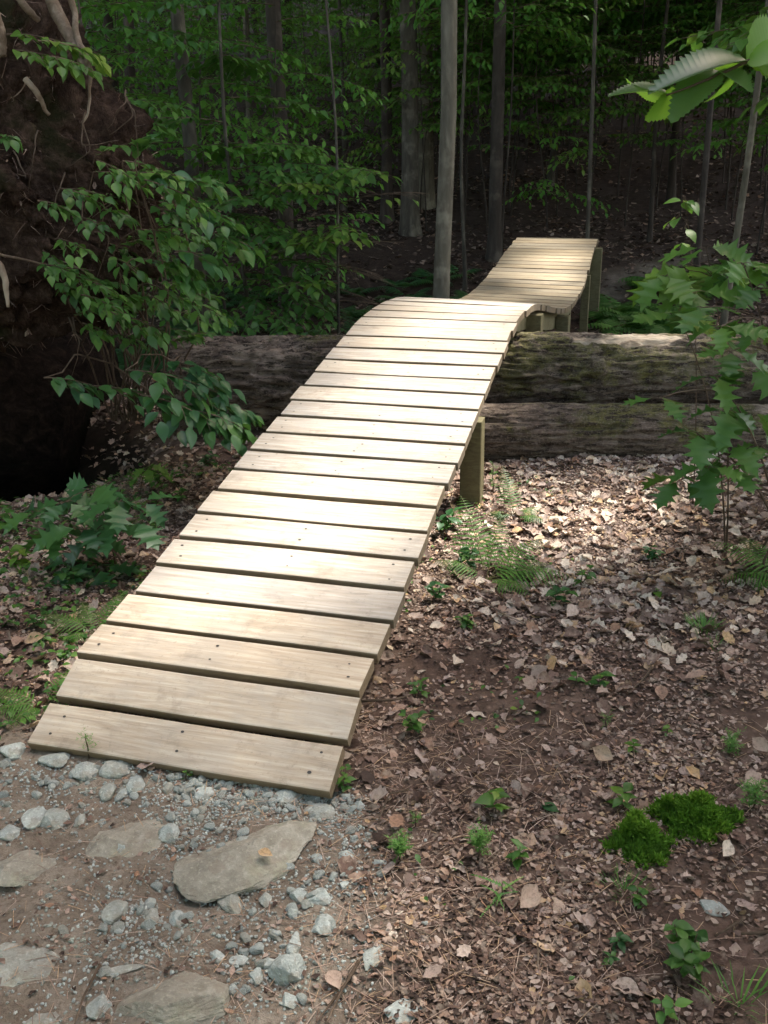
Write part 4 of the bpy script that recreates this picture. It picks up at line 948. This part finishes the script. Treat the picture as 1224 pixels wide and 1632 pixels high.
# ------------------------------------------------------------ little seedlings on the litter
def sprig(label, px, py, h, ls, n, kind='broad', mat=None, seed=0, spread=1.0, cat='seedling', name='seedling'):
    r = random.Random(seed+900); g = ground_at(px, py); t = empty(name, g, label, cat); st = MB(); mb = MB()
    P = []; D = []; U = []; S = []; Q = []
    if kind == 'clubmoss':
        tube(st, curve(g-[0, 0, .01], g+[0, 0, h], 0, 6, .05, seed), np.linspace(.0025, .0012, 6), 5)
        for k in range(n):
            a = r.uniform(0, 6.28); z = h*r.uniform(.3, 1); e = r.uniform(-.1, 1.2); q = g+[0, 0, z]; tip = q+np.array([math.cos(a), math.sin(a), e])*ls*1.1*r.uniform(.5, 1)
            for j in range(9):
                s_ = j/8; pp = q+(tip-q)*s_; b = r.uniform(0, 6.28); P.append(pp); D.append(unit(tip-q)*.6+np.array([math.cos(b), math.sin(b), r.uniform(-.3, .6)])); U.append((0, 0, 1.)); S.append(ls*.42); Q.append(r.uniform(.3, .8))
        tp = [leaf_tpl([(0, .07), (.5, .09), (1, .01)], .1, .1)]
    elif kind == 'grass':
        for k in range(n):
            a = r.uniform(0, 6.28); q = g+np.array([math.cos(a), math.sin(a), 0])*spread*r.random()*.03; P.append(q); D.append((math.cos(a)*.5, math.sin(a)*.5, 1)); U.append((math.cos(a), math.sin(a), 0)); S.append(h*r.uniform(.5, 1.1)); Q.append(r.uniform(.3, .9))
        tp = [leaf_tpl([(0, .025), (.5, .03), (1, .004)], .2, -.35)]
    else:
        ns = 1+n//9
        for s_i in range(ns):
            a0 = r.uniform(0, 6.28); top = g+np.array([math.cos(a0)*spread*.5*h*(s_i > 0), math.sin(a0)*spread*.5*h*(s_i > 0), h*r.uniform(.7, 1)])
            C = curve(g-[0, 0, .01], top, 0, 7, .06, seed+s_i); tube(st, C, np.linspace(.0022, .0009, 7), 5)
            m = max(3, n//ns)
            for k in range(m):
                f = .3+.7*(k+1)/m; q = np.array([np.interp(f*6, range(7), C[:, c]) for c in range(3)]); a = a0+k*2.4
                P.append(q); D.append((math.cos(a), math.sin(a), r.uniform(-.15, .45))); U.append((r.gauss(0, .2), r.gauss(-.1, .2), 1.)); S.append(ls*r.uniform(.6, 1.15)); Q.append(min(1, max(0, r.gauss(.5, .25))))
        tp = {'broad': T_OV, 'lobed': T_OAK, 'pinnate': T_PIN}[kind]
    scatter(mb, tp, P, D, U, S, Q)
    if st.v: st.build('stem', M_twig, t)
    mb.build('leaves', mat or M_leaf, t); return t
SP = [
 ('bushy clubmoss-like seedling on short stem, left one of two near bottom centre', 637, 1372, .06, .026, 46, 'clubmoss', M_needle),
 ('bushy clubmoss-like seedling on a bare dark stem, right of its twin', 764, 1366, .065, .026, 46, 'clubmoss', M_needle),
 ('tiny faint needle seedling just behind the left clubmoss-like seedling', 663, 1318, .035, .016, 12, 'clubmoss', M_needle),
 ('seedling with yellowish narrow leaves above the right clubmoss-like seedling', 790, 1300, .075, .045, 8, 'broad', M_leaf_bright),
 ('small seedling with notched leaves just above the wide feathery one', 828, 1378, .05, .03, 8, 'broad', M_leaf),
 ('wide feathery seedling beside the large curled tan leaf', 800, 1432, .055, .06, 9, 'pinnate', M_needle),
 ('leafy bright seedling bush near the bottom right corner', 1088, 1548, .08, .034, 52, 'broad', M_leaf),
 ('single bright sprig at the bottom edge below the leafy bush', 1052, 1618, .05, .03, 9, 'broad', M_needle),
 ('dark round-leaved sprout between the moss and the leafy bush', 985, 1508, .025, .026, 7, 'broad', M_leaf_dark),
 ('second dark round-leaved sprout, a little below the first', 973, 1533, .018, .022, 6, 'broad', M_leaf_dark),
 ('two-tone sprout of small leaves just under the moss cushions', 1022, 1448, .04, .022, 10, 'broad', M_leaf),
 ('pale green seedling growing at the left side of the moss cushion', 992, 1290, .05, .042, 8, 'broad', M_leaf_bright),
 ('soft bushy plant at the right edge level with the moss', 1200, 1290, .06, .03, 44, 'clubmoss', M_needle),
 ('thin feathery sprout right of the middle of the leaf litter', 1163, 1205, .055, .026, 36, 'clubmoss', M_needle),
 ('leafy sprig with two flat leaves in the middle of the litter', 955, 1098, .05, .045, 6, 'broad', M_leaf),
 ('tiny green sprout left of the flat-leaved sprig', 918, 1092, .03, .03, 4, 'broad', M_leaf),
 ('pale leafed dot-like sprout far right of the flat-leaved sprig', 1063, 1172, .025, .02, 6, 'broad', M_leaf_bright),
 ('faint feathery sprout below the flat-leaved sprig', 965, 1162, .04, .018, 10, 'clubmoss', M_needle),
 ('small sprout left of the curled upright tan leaf', 1008, 1200, .035, .024, 7, 'broad', M_leaf_bright),
 ('dark leafy sprig below the lacy fern', 885, 968, .08, .045, 16, 'broad', M_leaf_dark),
 ('dark leafy sprig right of the lacy fern', 925, 935, .08, .05, 9, 'broad', M_leaf),
 ('low sprawling plant in the bright litter below the thin log', 1035, 890, .06, .035, 18, 'broad', M_leaf_dark),
 ('leafy sprig close to the right side of the ramp, lower of two', 668, 1172, .07, .03, 18, 'broad', M_leaf),
 ('leafy sprig close to the right side of the ramp, upper of two', 672, 1108, .06, .026, 14, 'broad', M_leaf),
 ('yellow-green sprout growing in front of the first plank, left half', 142, 1208, .07, .022, 12, 'clubmoss', M_needle),
 ('weedy sprout at the right front corner of the first plank', 548, 1262, .06, .024, 16, 'broad', M_leaf),
 ('tiny weed under the front edge of the first plank', 297, 1243, .03, .015, 9, 'broad', M_leaf),
 ('green sprout right of the wooden post in the bright litter', 785, 790, .14, .022, 20, 'clubmoss', M_needle),
 ('dark low plant in the shade of the ramp under its right edge', 715, 850, .09, .05, 18, 'broad', M_leaf_dark),
 ('dark leafy clump in the shade just above the lacy fern', 735, 905, .09, .05, 18, 'broad', M_leaf_dark),
 ('green clump under the ramp edge beside the fern', 690, 960, .07, .035, 16, 'broad', M_leaf_dark),
 ('small clover-like sprout by the ramp side below the fern', 745, 1000, .05, .03, 14, 'broad', M_leaf),
 ('yellowish broad-leaved seedling at the left edge above the ferns', 20, 905, .10, .06, 12, 'broad', M_leaf_bright),
 ('round-leaved seedling under the oak seedling', 120, 935, .08, .05, 16, 'broad', M_leaf_dark),
 ('little seedling with pale leaves left of the small fern', 60, 1000, .05, .035, 12, 'broad', M_leaf),
 ('sprout between the two ferns at the left', 105, 1050, .04, .03, 9, 'broad', M_leaf),
 ('low plant on the bank beside the ramp, above the oak seedling', 290, 800, .06, .035, 20, 'broad', M_leaf),
 ('leafy plant at the rim of the black hollow', 330, 745, .07, .04, 22, 'broad', M_leaf_dark),
 ('small leafy plant under the low bough', 255, 770, .06, .035, 16, 'broad', M_leaf),
 ('upright seedling at the left edge level with the oak seedling', 15, 850, .12, .06, 14, 'broad', M_leaf),
 ('pair of pale leaves lying in the litter right of the dark sprigs', 1045, 950, .03, .045, 3, 'broad', M_leaf_bright),
]
for k, s in enumerate(SP): sprig(s[0], s[1], s[2], s[3], s[4], s[5], s[6], s[7], seed=k)
for k, (lb, x, y, h, n) in enumerate([('tuft of fine grass-like shoots at the right, above the litter', 1120, 1005, .05, 90), ('small low tuft below the fine grass-like tuft', 1138, 1030, .03, 50), ('small grassy moss tuft below the moss cushions', 995, 1418, .03, 90), ('thin grass blades at the bottom right corner', 1180, 1600, .07, 26)]):
    sprig(lb, x, y, h, .02, n, 'grass', M_needle, seed=50+k, spread=1.6, cat='grass tuft', name='grass_tuft')

def moss(label, px, py, rx, ry, h, seed, n=3600):
    g = ground_at(px, py); r = np.random.default_rng(seed); t = empty('moss_cushion', g, label, 'moss'); mb = MB()
    a = r.uniform(0, 6.28, n); q = np.sqrt(r.random(n)); x = g[0]+rx*q*np.cos(a); y = g[1]+ry*q*np.sin(a)
    edge = 1+.35*fbm(np.cos(a)*2.2, np.sin(a)*2.2, octv=3, seed=seed)+r.normal(0, .07, n)*q; x = g[0]+(x-g[0])*edge; y = g[1]+(y-g[1])*edge
    lump = .55+.6*fbm(x*30, y*30, octv=2, seed=seed); hh = h*np.sqrt(np.maximum(0, 1-q**2.2))*np.clip(lump, .35, 1.15)
    z = HFINE(x, y)+hh
    P = np.stack([x, y, z-.012], -1); D = np.stack([r.normal(0, .7, n), r.normal(0, .7, n), np.ones(n)], -1)
    scatter(mb, [leaf_tpl([(0, .10), (.5, .14), (1, .01)], .2, .3)], P, D, r.normal(size=(n, 3)), r.uniform(.010, .022, n), np.clip(.2+lump*.5+r.normal(0, .12, n), 0, 1)); mb.build('shoots', M_moss, t)
    k = 26; A = np.linspace(0, 2*math.pi, k, endpoint=False); V = []; F = []
    for i_, qq in enumerate([0, .35, .65, .9, 1.05]):
        for aa in A:
            e = 1+.25*float(fbm(math.cos(aa)*1.5, math.sin(aa)*1.5, octv=2, seed=seed)); X = g[0]+rx*qq*e*math.cos(aa); Y = g[1]+ry*qq*e*math.sin(aa); V.append((X, Y, float(HFINE(X, Y))+h*.22*math.sqrt(max(0, 1-min(1, qq)**2.2))-.008))
    for i_ in range(4):
        for j_ in range(k): F.append((i_*k+j_, (i_+1)*k+j_, (i_+1)*k+(j_+1) % k, i_*k+(j_+1) % k))
    b = MB(); b.add(V, F, .05); b.build('cushion', M_moss, t)
moss('larger bright green moss cushion, right one of the two', 1108, 1306, .085, .070, .062, 1, 6500)
moss('smaller bright green moss cushion, left one of the two', 1018, 1350, .058, .058, .060, 2, 4200)

# ------------------------------------------------------------ stones
def rock_mb(rx, ry, rz, seed, sub=4, sharp=.5):
    """an angular, faceted stone: an ellipsoid cut by random planes, then roughened"""
    r = np.random.default_rng(seed); n1, n2 = (26, 40) if sub >= 4 else (13, 20)
    if sub >= 5: n1, n2 = 70, 110
    th = np.linspace(0.01, math.pi-.01, n1)[:, None]; ph = np.linspace(0, 2*math.pi, n2, endpoint=False)[None]
    d = np.stack([np.sin(th)*np.cos(ph), np.sin(th)*np.sin(ph), np.cos(th)+0*ph], -1)
    rad = np.full(d.shape[:2], 1.0)
    for k in range(int(9+4*sharp)):
        nv = unit(r.normal(size=3)); h = r.uniform(.55, .92); c = d@nv
        rad = np.where(c > .05, np.minimum(rad, h/np.maximum(c, .05)), rad)
    f = 1+.035*fbm(d[..., 0]*3+seed, d[..., 1]*3, d[..., 2]*3, 3, seed)+.02*fbm(d[..., 0]*13, d[..., 1]*13, d[..., 2]*13, 3, seed+2)
    V = d*(rad*f)[..., None]*np.array([rx, ry, rz])
    i = np.arange(n1-1)[:, None]*n2; j = np.arange(n2)[None]; j2 = (j+1) % n2
    return V.reshape(-1, 3), np.stack([i+j, i+n2+j, i+n2+j2, i+j2], -1).reshape(-1, 4)
def stone(label, px, py, w, h, rot=0, tone=.5, flat=.5, seed=0, mat=None, sink=.42, group=None, name='stone', cat='stone', sub=4):
    """w, h: apparent size in the picture; h is mostly depth on the ground"""
    g = ground_at(px, py); dep = g[1]*math.cos(PITCH)+(CAM_H-g[2])*math.sin(PITCH); m = dep/FPX
    rx = w*m/2; fs = math.sin(PITCH+math.atan((py-816)/FPX)); ry = h*m/2/max(.3, fs)*.85; rz = flat*min(rx, ry)
    V, F = rock_mb(rx*1.08, ry*1.08, rz, seed, sub); c, s = math.cos(R(rot)), math.sin(R(rot))
    V = V@np.array([[c, s, 0], [-s, c, 0], [0, 0, 1]])
    mb = MB(); mb.add(V, F, tone); me = mb.mesh(name, mat or M_stone, smooth_=sub >= 5)
    if sub >= 5: me.set_sharp_from_angle(angle=R(17))
    o = bpy.data.objects.new(name, me); COL.objects.link(o); o.location = (g[0], g[1], g[2]+rz*(1-2*sink)); return tag(o, label, cat, group)
BS = [('broad flat grey-brown boulder sunk in the path below the first plank', 185, 1342, 165, 135, 20, .35, .28, 1),
      ('slanting greenish-grey boulder right of the flat one, below the first plank', 398, 1360, 245, 125, 33, .36, .32, 2),
      ('cracked grey boulder at the left edge of the path', 28, 1388, 110, 75, 20, .40, .4, 3),
      ('pale bluish flat boulder at the left edge near the bottom', 25, 1540, 150, 95, -20, .75, .28, 4),
      ('large olive-grey pointed boulder at the bottom edge, left of centre', 285, 1592, 190, 110, 28, .30, .42, 5),
      ('pale rock cut off by the bottom edge at the left', 60, 1628, 85, 40, 0, .6, .4, 6)]
for b in BS: stone(b[0], b[1], b[2], b[3], b[4], b[5], b[6], b[7], b[8]+10, M_boulder, .66 if b[7] < .35 else .55, name='boulder', cat='boulder', sub=5)
ST = [('upright dark olive stone leaning on the slanting boulder', 367, 1440, 40, 54, 10, .25, .9), ('rounded grey-green stone below the flat boulder', 186, 1457, 46, 38, 0, .45, .6), ('small bluish stone lying on top of the flat boulder', 191, 1354, 26, 22, 0, .7, .6),
      ('bluish block at the right edge of the flat boulder', 268, 1330, 34, 30, 0, .72, .7), ('white-blue angular stone right of the slanting boulder', 511, 1433, 50, 30, -5, .8, .6), ('greenish-white stone just below the white-blue angular one', 513, 1477, 40, 38, 0, .7, .6), ('pointed pyramid-like grey stone near the bottom centre', 462, 1552, 62, 48, 15, .62, .95),
      ('tall narrow pale stone standing above the pyramid-like one', 470, 1507, 26, 44, 0, .7, .7), ('bright white-blue stone left of the pyramid-like one', 431, 1536, 30, 22, 0, .95, .6), ('long white stone left of the bright white-blue one', 383, 1532, 34, 20, -8, .95, .5), ('white stone at the left end of the bottom row of pebbles', 347, 1526, 24, 22, 0, .9, .7),
      ('small pale stone under the long white stone', 408, 1556, 24, 30, 0, .75, .6), ('blue-tinted flat stone below the pyramid-like one', 461, 1595, 34, 32, 0, .75, .4), ('flat greenish stone near the right end of the gravel under the first plank', 511, 1297, 54, 28, -15, .5, .5), ('pale grey stone close under the first plank, right of its middle', 454, 1273, 34, 24, 10, .72, .6),
      ('long pale stone in the gravel under the middle of the first plank', 328, 1266, 32, 26, 40, .8, .6), ('pale cream stone under the left half of the first plank', 217, 1249, 32, 34, 0, .72, .6), ('grey-blue stone touching the first plank, left half', 184, 1228, 50, 30, 0, .5, .6), ('light greenish block near the left corner of the first plank', 133, 1233, 46, 28, 20, .68, .7), ('greenish flat stone at the left corner of the first plank', 88, 1213, 50, 26, -5, .6, .5),
      ('bright bluish stone at the left picture edge level with the first plank', 20, 1197, 42, 32, 0, .85, .6), ('angular grey stone left of the flat boulder', 86, 1310, 44, 34, 20, .5, .7), ('white-blue angular stone left of the flat boulder', 54, 1305, 38, 38, -15, .9, .6), ('pale stone at the left edge above the cracked boulder', 16, 1330, 42, 30, 0, .7, .5), ('small dark stone left above the flat boulder', 127, 1307, 18, 22, 0, .45, .6),
      ('brown-grey block touching the gravel left of the first plank middle', 267, 1259, 20, 22, 0, .35, .7), ('dark bluish stone above the flat boulder', 173, 1264, 28, 28, 0, .5, .7), ('pair-like pale stone above the flat boulder, right of the dark bluish one', 197, 1266, 22, 18, 0, .75, .6),
      ('flat mottled green-grey stone in the litter at the right', 1136, 1446, 54, 30, -15, .6, .35), ('long grey-green stone at the bottom, right of the pebbles', 596, 1523, 34, 50, -25, .55, .5), ('pale rounded stone alone in the litter right of the slanting boulder', 606, 1378, 26, 18, 0, .75, .6), ('pale stone sunk in the path at the bottom left', 160, 1603, 40, 42, 0, .6, .4),
      ('bluish stone below the slanting boulder', 283, 1467, 34, 28, 0, .75, .6), ('thin flat sliver of stone above the olive-grey boulder', 198, 1545, 74, 16, 12, .4, .3), ('narrow tan-grey stone between path and bluish stone', 243, 1462, 24, 36, 0, .4, .5), ('round dark grey pebble below the slanting boulder', 422, 1436, 22, 22, 0, .45, .8), ('bluish chip left of the white-blue angular stone', 476, 1429, 28, 24, 30, .65, .6), ('tiny white-blue pebble alone at the right of the boulders', 548, 1411, 18, 15, 0, .95, .7), ('grey stone lying on the slanting boulder', 392, 1340, 30, 18, 0, .5, .5), ('small upright pebble on the slanting boulder', 456, 1311, 10, 22, 0, .7, .7), ('white pebble close right of the gravel end', 573, 1284, 18, 15, 0, .8, .7), ('pale stone right of the slanting boulder tip', 551, 1365, 24, 18, 0, .8, .6), ('grey round stone right of the slanting boulder', 505, 1369, 20, 14, 0, .65, .7), ('pale flat piece at the bottom edge, right of centre', 640, 1612, 70, 40, 10, .8, .25)]
for k, s in enumerate(ST): stone(s[0], s[1], s[2], s[3], s[4], s[5], s[6], s[7], k+40)
# loose gravel: countable ones first, then the fine stuff
gr = random.Random(5)
def gravel_pt():
    u = gr.random()
    if u < .45: x = gr.uniform(280, 565); return x, 1240+ (x-290)*.10+abs(gr.gauss(0, 24))
    if u < .55: x = gr.gauss(440, 70); return x, gr.uniform(1400, 1600)
    if u < .72: return gr.uniform(0, 290), 1215+abs(gr.gauss(0, 38))
    if u < .84: return gr.gauss(310, 38), gr.gauss(1310, 35)
    if u < .92: return gr.gauss(545, 40), gr.uniform(1290, 1440)
    return gr.gauss(215, 60), gr.gauss(1480, 40)
pmesh = []
for k in range(9):
    V, F = rock_mb(1, .8, .62, 700+k, 3); mb = MB(); mb.add(V, F, [.35, .5, .6, .7, .8, .9, 1, .65, .45][k]); me = mb.mesh('pebble', M_stone, smooth_=False)
    pmesh.append((me, V, F))
for k in range(285):
    x, y = gravel_pt(); g = ground_at(x, y); s = gr.uniform(.006, .016)*(1.15 if y > 1400 else 1)
    o = bpy.data.objects.new('pebble', pmesh[k % 9][0]); COL.objects.link(o); o.location = (g[0], g[1], g[2]+s*.25); o.scale = (s, s, s); o.rotation_euler = (gr.uniform(-.4, .4), gr.uniform(-.4, .4), gr.uniform(0, 6.28))
    tag(o, 'small pale grey pebble in the loose gravel at the foot of the ramp', 'pebble', 'pebbles on the path')
mb = MB()
for k in range(6500):
    if k < 4600: x, y = gravel_pt(); x += gr.gauss(0, 12); y += gr.gauss(0, 8)
    else: x, y = gr.uniform(0, 600), gr.uniform(1260, 1640)
    g = ground_at(x, y, 3); s = gr.uniform(.0016, .0062); me, V, F = pmesh[k % 9]
    n1, n2 = 13, 20; sel = (np.arange(0, 13, 3)[:, None]*20+np.arange(0, 20, 4)[None]).ravel(); VV = V[sel]
    i = np.arange(4)[:, None]*5; j = np.arange(5)[None]; j2 = (j+1) % 5; FF = np.stack([i+j, i+5+j, i+5+j2, i+j2], -1).reshape(-1, 4)
    a = gr.uniform(0, 6.28); c, s_ = math.cos(a), math.sin(a); VV = VV@np.array([[c, s_, 0], [-s_, c, 0], [0, 0, 1]])
    mb.add(VV*s+np.array([g[0], g[1], g[2]+s*.2]), FF, gr.uniform(.3, 1))
tag(mb.build('gravel', M_stone, smooth_=False), 'fine loose gravel and grit on the path below the ramp', 'gravel', kind='stuff')

# ------------------------------------------------------------ leaf litter
def litter(name, label, n, area, size, seed, dens, tpls=T_DEAD, tone=None, lift=.012, tilt=.38, mat=None):
    r = np.random.default_rng(seed); P = []; c = 0
    while c < n:
        x = r.uniform(area[0], area[1], 20000); y = r.uniform(area[2], area[3], 20000); k = r.random(20000) < dens(x, y); P.append(np.stack([x[k], y[k]], -1)); c += k.sum()
    P = np.concatenate(P)[:n]; x, y = P.T; z = HFINE(x, y)+r.uniform(.001, lift, n)
    a = r.uniform(0, 6.28, n); D = np.stack([np.cos(a), np.sin(a), r.normal(0, tilt*.5, n)], -1); U = np.stack([r.normal(0, tilt, n), r.normal(0, tilt, n), np.ones(n)], -1)
    q = np.clip(r.beta(1.3, 1.2, n)+(0 if tone is None else tone(x, y)), 0, 1)
    mb = MB(); s = r.uniform(*size, n); scatter(mb, tpls, np.stack([x, y, z], -1)-unit(D)*(s*.5)[:, None], D, U, s, q, wid=1.15)
    return tag(mb.build(name, mat or M_dead), label, 'leaf litter', kind='stuff')
def d_near(x, y):
    p = PATH(x, y); b = smooth(2.0, 2.9, y)*smooth(.0, .5, x); n = .5+.5*fbm(x*2.2, y*2.2, octv=3, seed=91)
    bare = np.exp(-((x-1.0)**2/.12+(y-2.35)**2/.10))
    return np.clip((.12+.80*b+.30*(x < -.5))*(.45+.8*n)*(1-p)*(1-.7*bare)*(1-PIT(x, y)*.9), 0, 1)
tb = lambda x, y: .04+.20*smooth(2.3, 3.2, y)*smooth(.3, .8, x)-.12*smooth(2.4, 1.6, y)+.12*fbm(x*1.5, y*1.5, octv=2, seed=92)  # paler towards the logs: the sunny patch is painted into the litter
litter('leaf_litter', 'curled brown and tan dead leaves covering the ground around the ramp', 24000, (-3, 3.6, .7, 6.5), (.028, .062), 1, d_near, tone=tb)
litter('leaf_crumbs', 'broken bits of dead leaf and bark chips on the ground', 150000, (-2.2, 2.6, .7, 4.5), (.005, .019), 2, lambda x, y: np.clip((1-PATH(x, y)*.93)*(.5+.5*fbm(x*3, y*3, octv=2, seed=93)), 0, 1), T_DEAD_LOW, tone=lambda x, y: -.14+.10*smooth(2.4, 3.2, y)+.25*fbm(x*6, y*6, octv=2, seed=98), lift=.008, tilt=.3)  # bits also paler towards the logs, sunlight painted in
litter('far_litter', 'dead leaves scattered over the shaded slope behind the logs', 34000, (-9, 12, 5.4, 24), (.05, .10), 3, lambda x, y: np.clip((.5+.5*fbm(x*.8, y*.8, octv=2, seed=94))*(1-PATH(x, y)*.9)*smooth(26, 8, y)+.05, 0, 1), T_DEAD_LOW, tone=lambda x, y: -.34+0*x, lift=.02)  # tone lowered to paint the slope's shade into these leaves
# pine needles and straw
mb = MB(); r = np.random.default_rng(4); n = 5200
x = r.normal(.02, .28, n)+.1; y = r.uniform(.8, 2.2, n); k = r.random(n) < .35; x[k] = r.uniform(-.8, 1.2, k.sum())
a = r.uniform(0, 6.28, n); D = np.stack([np.cos(a), np.sin(a), r.normal(0, .08, n)], -1); z = HFINE(x, y)+r.uniform(.002, .009, n)
scatter(mb, [leaf_tpl([(0, .012), (.5, .014), (1, .006)], .6, .1)], np.stack([x, y, z], -1), D, np.tile([0, 0, 1.], (n, 1)), r.uniform(.025, .07, n), r.choice([.30, .68, .72, .9], n))
tag(mb.build('pine_needles', M_dead), 'thin reddish pine needles strewn on the path edge', 'pine needles', kind='stuff')
# low green cover on the left bank
mb = MB(); r = np.random.default_rng(6); n = 5200; x = r.uniform(-2.4, -.35, n); y = r.uniform(1.9, 4.4, n)
k = (fbm(x*2.4, y*2.4, octv=2, seed=95) > .02) & (x < -.92+(y-2.0)*.28-.03) & (PIT(x, y) < .35); x, y = x[k], y[k]; n = len(x)
a = r.uniform(0, 6.28, n); scatter(mb, T_OV, np.stack([x, y, HFINE(x, y)+r.uniform(.008, .045, n)], -1), np.stack([np.cos(a), np.sin(a), r.normal(0, .25, n)], -1), np.stack([r.normal(0, .3, n), r.normal(0, .3, n), np.ones(n)], -1), r.uniform(.012, .035, n), np.clip(r.normal(.5, .3, n), 0, 1))
tag(mb.build('ground_cover', M_leaf), 'low green ground cover on the bank left of the ramp', 'ground cover', kind='stuff')
mb = MB(); n = 3000; x = r.uniform(.05, 2.3, n); y = r.uniform(1.3, 4.1, n); k = fbm(x*3.1, y*3.1, octv=2, seed=97) > .42; x, y = x[k], y[k]; n = len(x)
a = r.uniform(0, 6.28, n); scatter(mb, T_OV, np.stack([x, y, HFINE(x, y)+r.uniform(.006, .03, n)], -1), np.stack([np.cos(a), np.sin(a), r.normal(0, .25, n)], -1), np.stack([r.normal(0, .3, n), r.normal(0, .3, n), np.ones(n)], -1), r.uniform(.008, .022, n), np.clip(r.normal(.45, .3, n), 0, 1))
tag(mb.build('ground_cover', M_leaf), 'scattered tiny green leaves in the litter right of the ramp', 'ground cover', kind='stuff')

# single dead leaves and twigs that stand out
def one_leaf(label, px, py, L, az, tpl, tone, up=(0, 0, 1), lift=.012, mat=None, cat='dead leaf', name='dead_leaf', pitch=0.0):
    g = ground_at(px, py)+np.array([0, 0, lift]); a = R(az); mb = MB(); d = np.array([math.cos(a), math.sin(a), pitch])
    scatter(mb, [tpl], [g-d*L*.5], [d], [up], L, tone, wid=1.2); return tag(mb.build(name, mat or M_dead, loc=g), label, cat)
CUP = leaf_tpl(OVATE, .9, -.3, .1)
one_leaf('large curled tan leaf on the litter beside the wide feathery seedling', 838, 1438, .062, 60, CUP, .86, (.5, -.4, .8))
one_leaf('curled tan leaf standing on edge right of the middle of the litter', 962, 1213, .055, 130, CUP, .88, (-.3, -.6, .6), .02)
one_leaf('fresh green fallen leaf lying flat in the litter', 877, 1293, .045, -35, leaf_tpl(OVATE, .15, .1), .3, mat=M_leaf_dark, cat='leaf', name='fallen_leaf')
one_leaf('oval tan leaf lying flat below the bare patch', 799, 1168, .04, 100, leaf_tpl(OVATE, .2, .1), .62)
one_leaf('white-backed folded leaf right of the moss cushion', 1153, 1363, .045, 65, CUP, 1.0, (.4, -.4, .7), .015)
one_leaf('folded tan leaf at the right edge above the moss', 1212, 1200, .05, 110, CUP, .86, (-.3, -.5, .6), .02)
one_leaf('curled brown leaf at the foot of the oak sapling in the sun', 1108, 1085, .06, 5, leaf_tpl(DEAD, .5, -.3), .68)
one_leaf('tan leaf lying by the dark leafy sprig', 908, 985, .06, 60, CUP, .75, (.3, -.4, .7), .02)
one_leaf('pinkish tan leaf in the pebbles at the bottom', 533, 1568, .045, -60, leaf_tpl(OVATE, .3, .1), .7)
one_leaf('small orange leaf on the slanting boulder', 425, 1386, .035, -20, leaf_tpl(OVATE, .3, .1), .92, lift=.045)
one_leaf('yellow speck of a leaf in the middle of the litter', 819, 1135, .022, 0, leaf_tpl(OVATE, .3, .1), .9, mat=M_leaf_bright)
one_leaf('tan leaf on the dark ground at the left', 58, 1030, .06, 20, CUP, .9, (.1, -.4, .8), .02)
one_leaf('pale ragged leaf at the bottom edge right of centre', 690, 1560, .04, 20, leaf_tpl(DEAD, .4, -.3), .85)
def twig(label, pts, r0, mat=None):
    P = np.array([ground_at(*p)+np.array([0, 0, .008+r0+.006*(k % 2)]) for k, p in enumerate(pts)]); tt = np.linspace(0, len(P)-1, 5*len(P)); Q = np.stack([np.interp(tt, range(len(P)), P[:, a]) for a in range(3)], -1); Q[1:-1] = (Q[:-2]+2*Q[1:-1]+Q[2:])/4
    mb = MB(); tube(mb, Q, np.linspace(r0, r0*.5, len(Q)), 6, rough=.3); tag(mb.build('twig', mat or M_twig, loc=P.mean(0)), label, 'twig')
twig('dark bent twig lying in the litter right of the dark sprigs', [(1035, 948), (1020, 990), (980, 1035)], .0045)
twig('dark crooked twig in the bare patch at the right', [(1040, 1065), (1025, 1090), (1000, 1110)], .004)
twig('pale straw-like stick left of the wide feathery seedling', [(636, 1477), (684, 1500)], .002, M_root)
twig('dark twig at the right edge below the flat mottled stone', [(1185, 1470), (1160, 1490), (1138, 1500)], .004)
twig('dark twig cut by the right picture edge', [(1224, 1495), (1180, 1500)], .005)
twig('long dark twig running down to the bottom edge', [(572, 1540), (545, 1590), (520, 1640)], .004)
twig('second dark twig at the bottom edge beside the long one', [(540, 1590), (505, 1640)], .003)
twig('thin dark twig across the path', [(160, 1545), (135, 1600), (120, 1640)], .003)
twig('small curved twig right of the first plank', [(652, 1264), (620, 1275), (605, 1310)], .003)
twig('short thick brown stick in the litter right of the planks', [(540, 1125), (625, 1125), (655, 1115)], .005)
twig('thin pale stick under the lacy fern', [(718, 940), (745, 965), (758, 1005)], .0025, M_root)
twig('long pale stick leaning through the litter below the fern', [(760, 955), (800, 985), (850, 1005)], .004, M_root)
twig('pale stick right of the wide feathery seedling', [(895, 1408), (940, 1415)], .002, M_root)
twig('short upright straw near the bottom centre', [(857, 1510), (857, 1555)], .002, M_root)
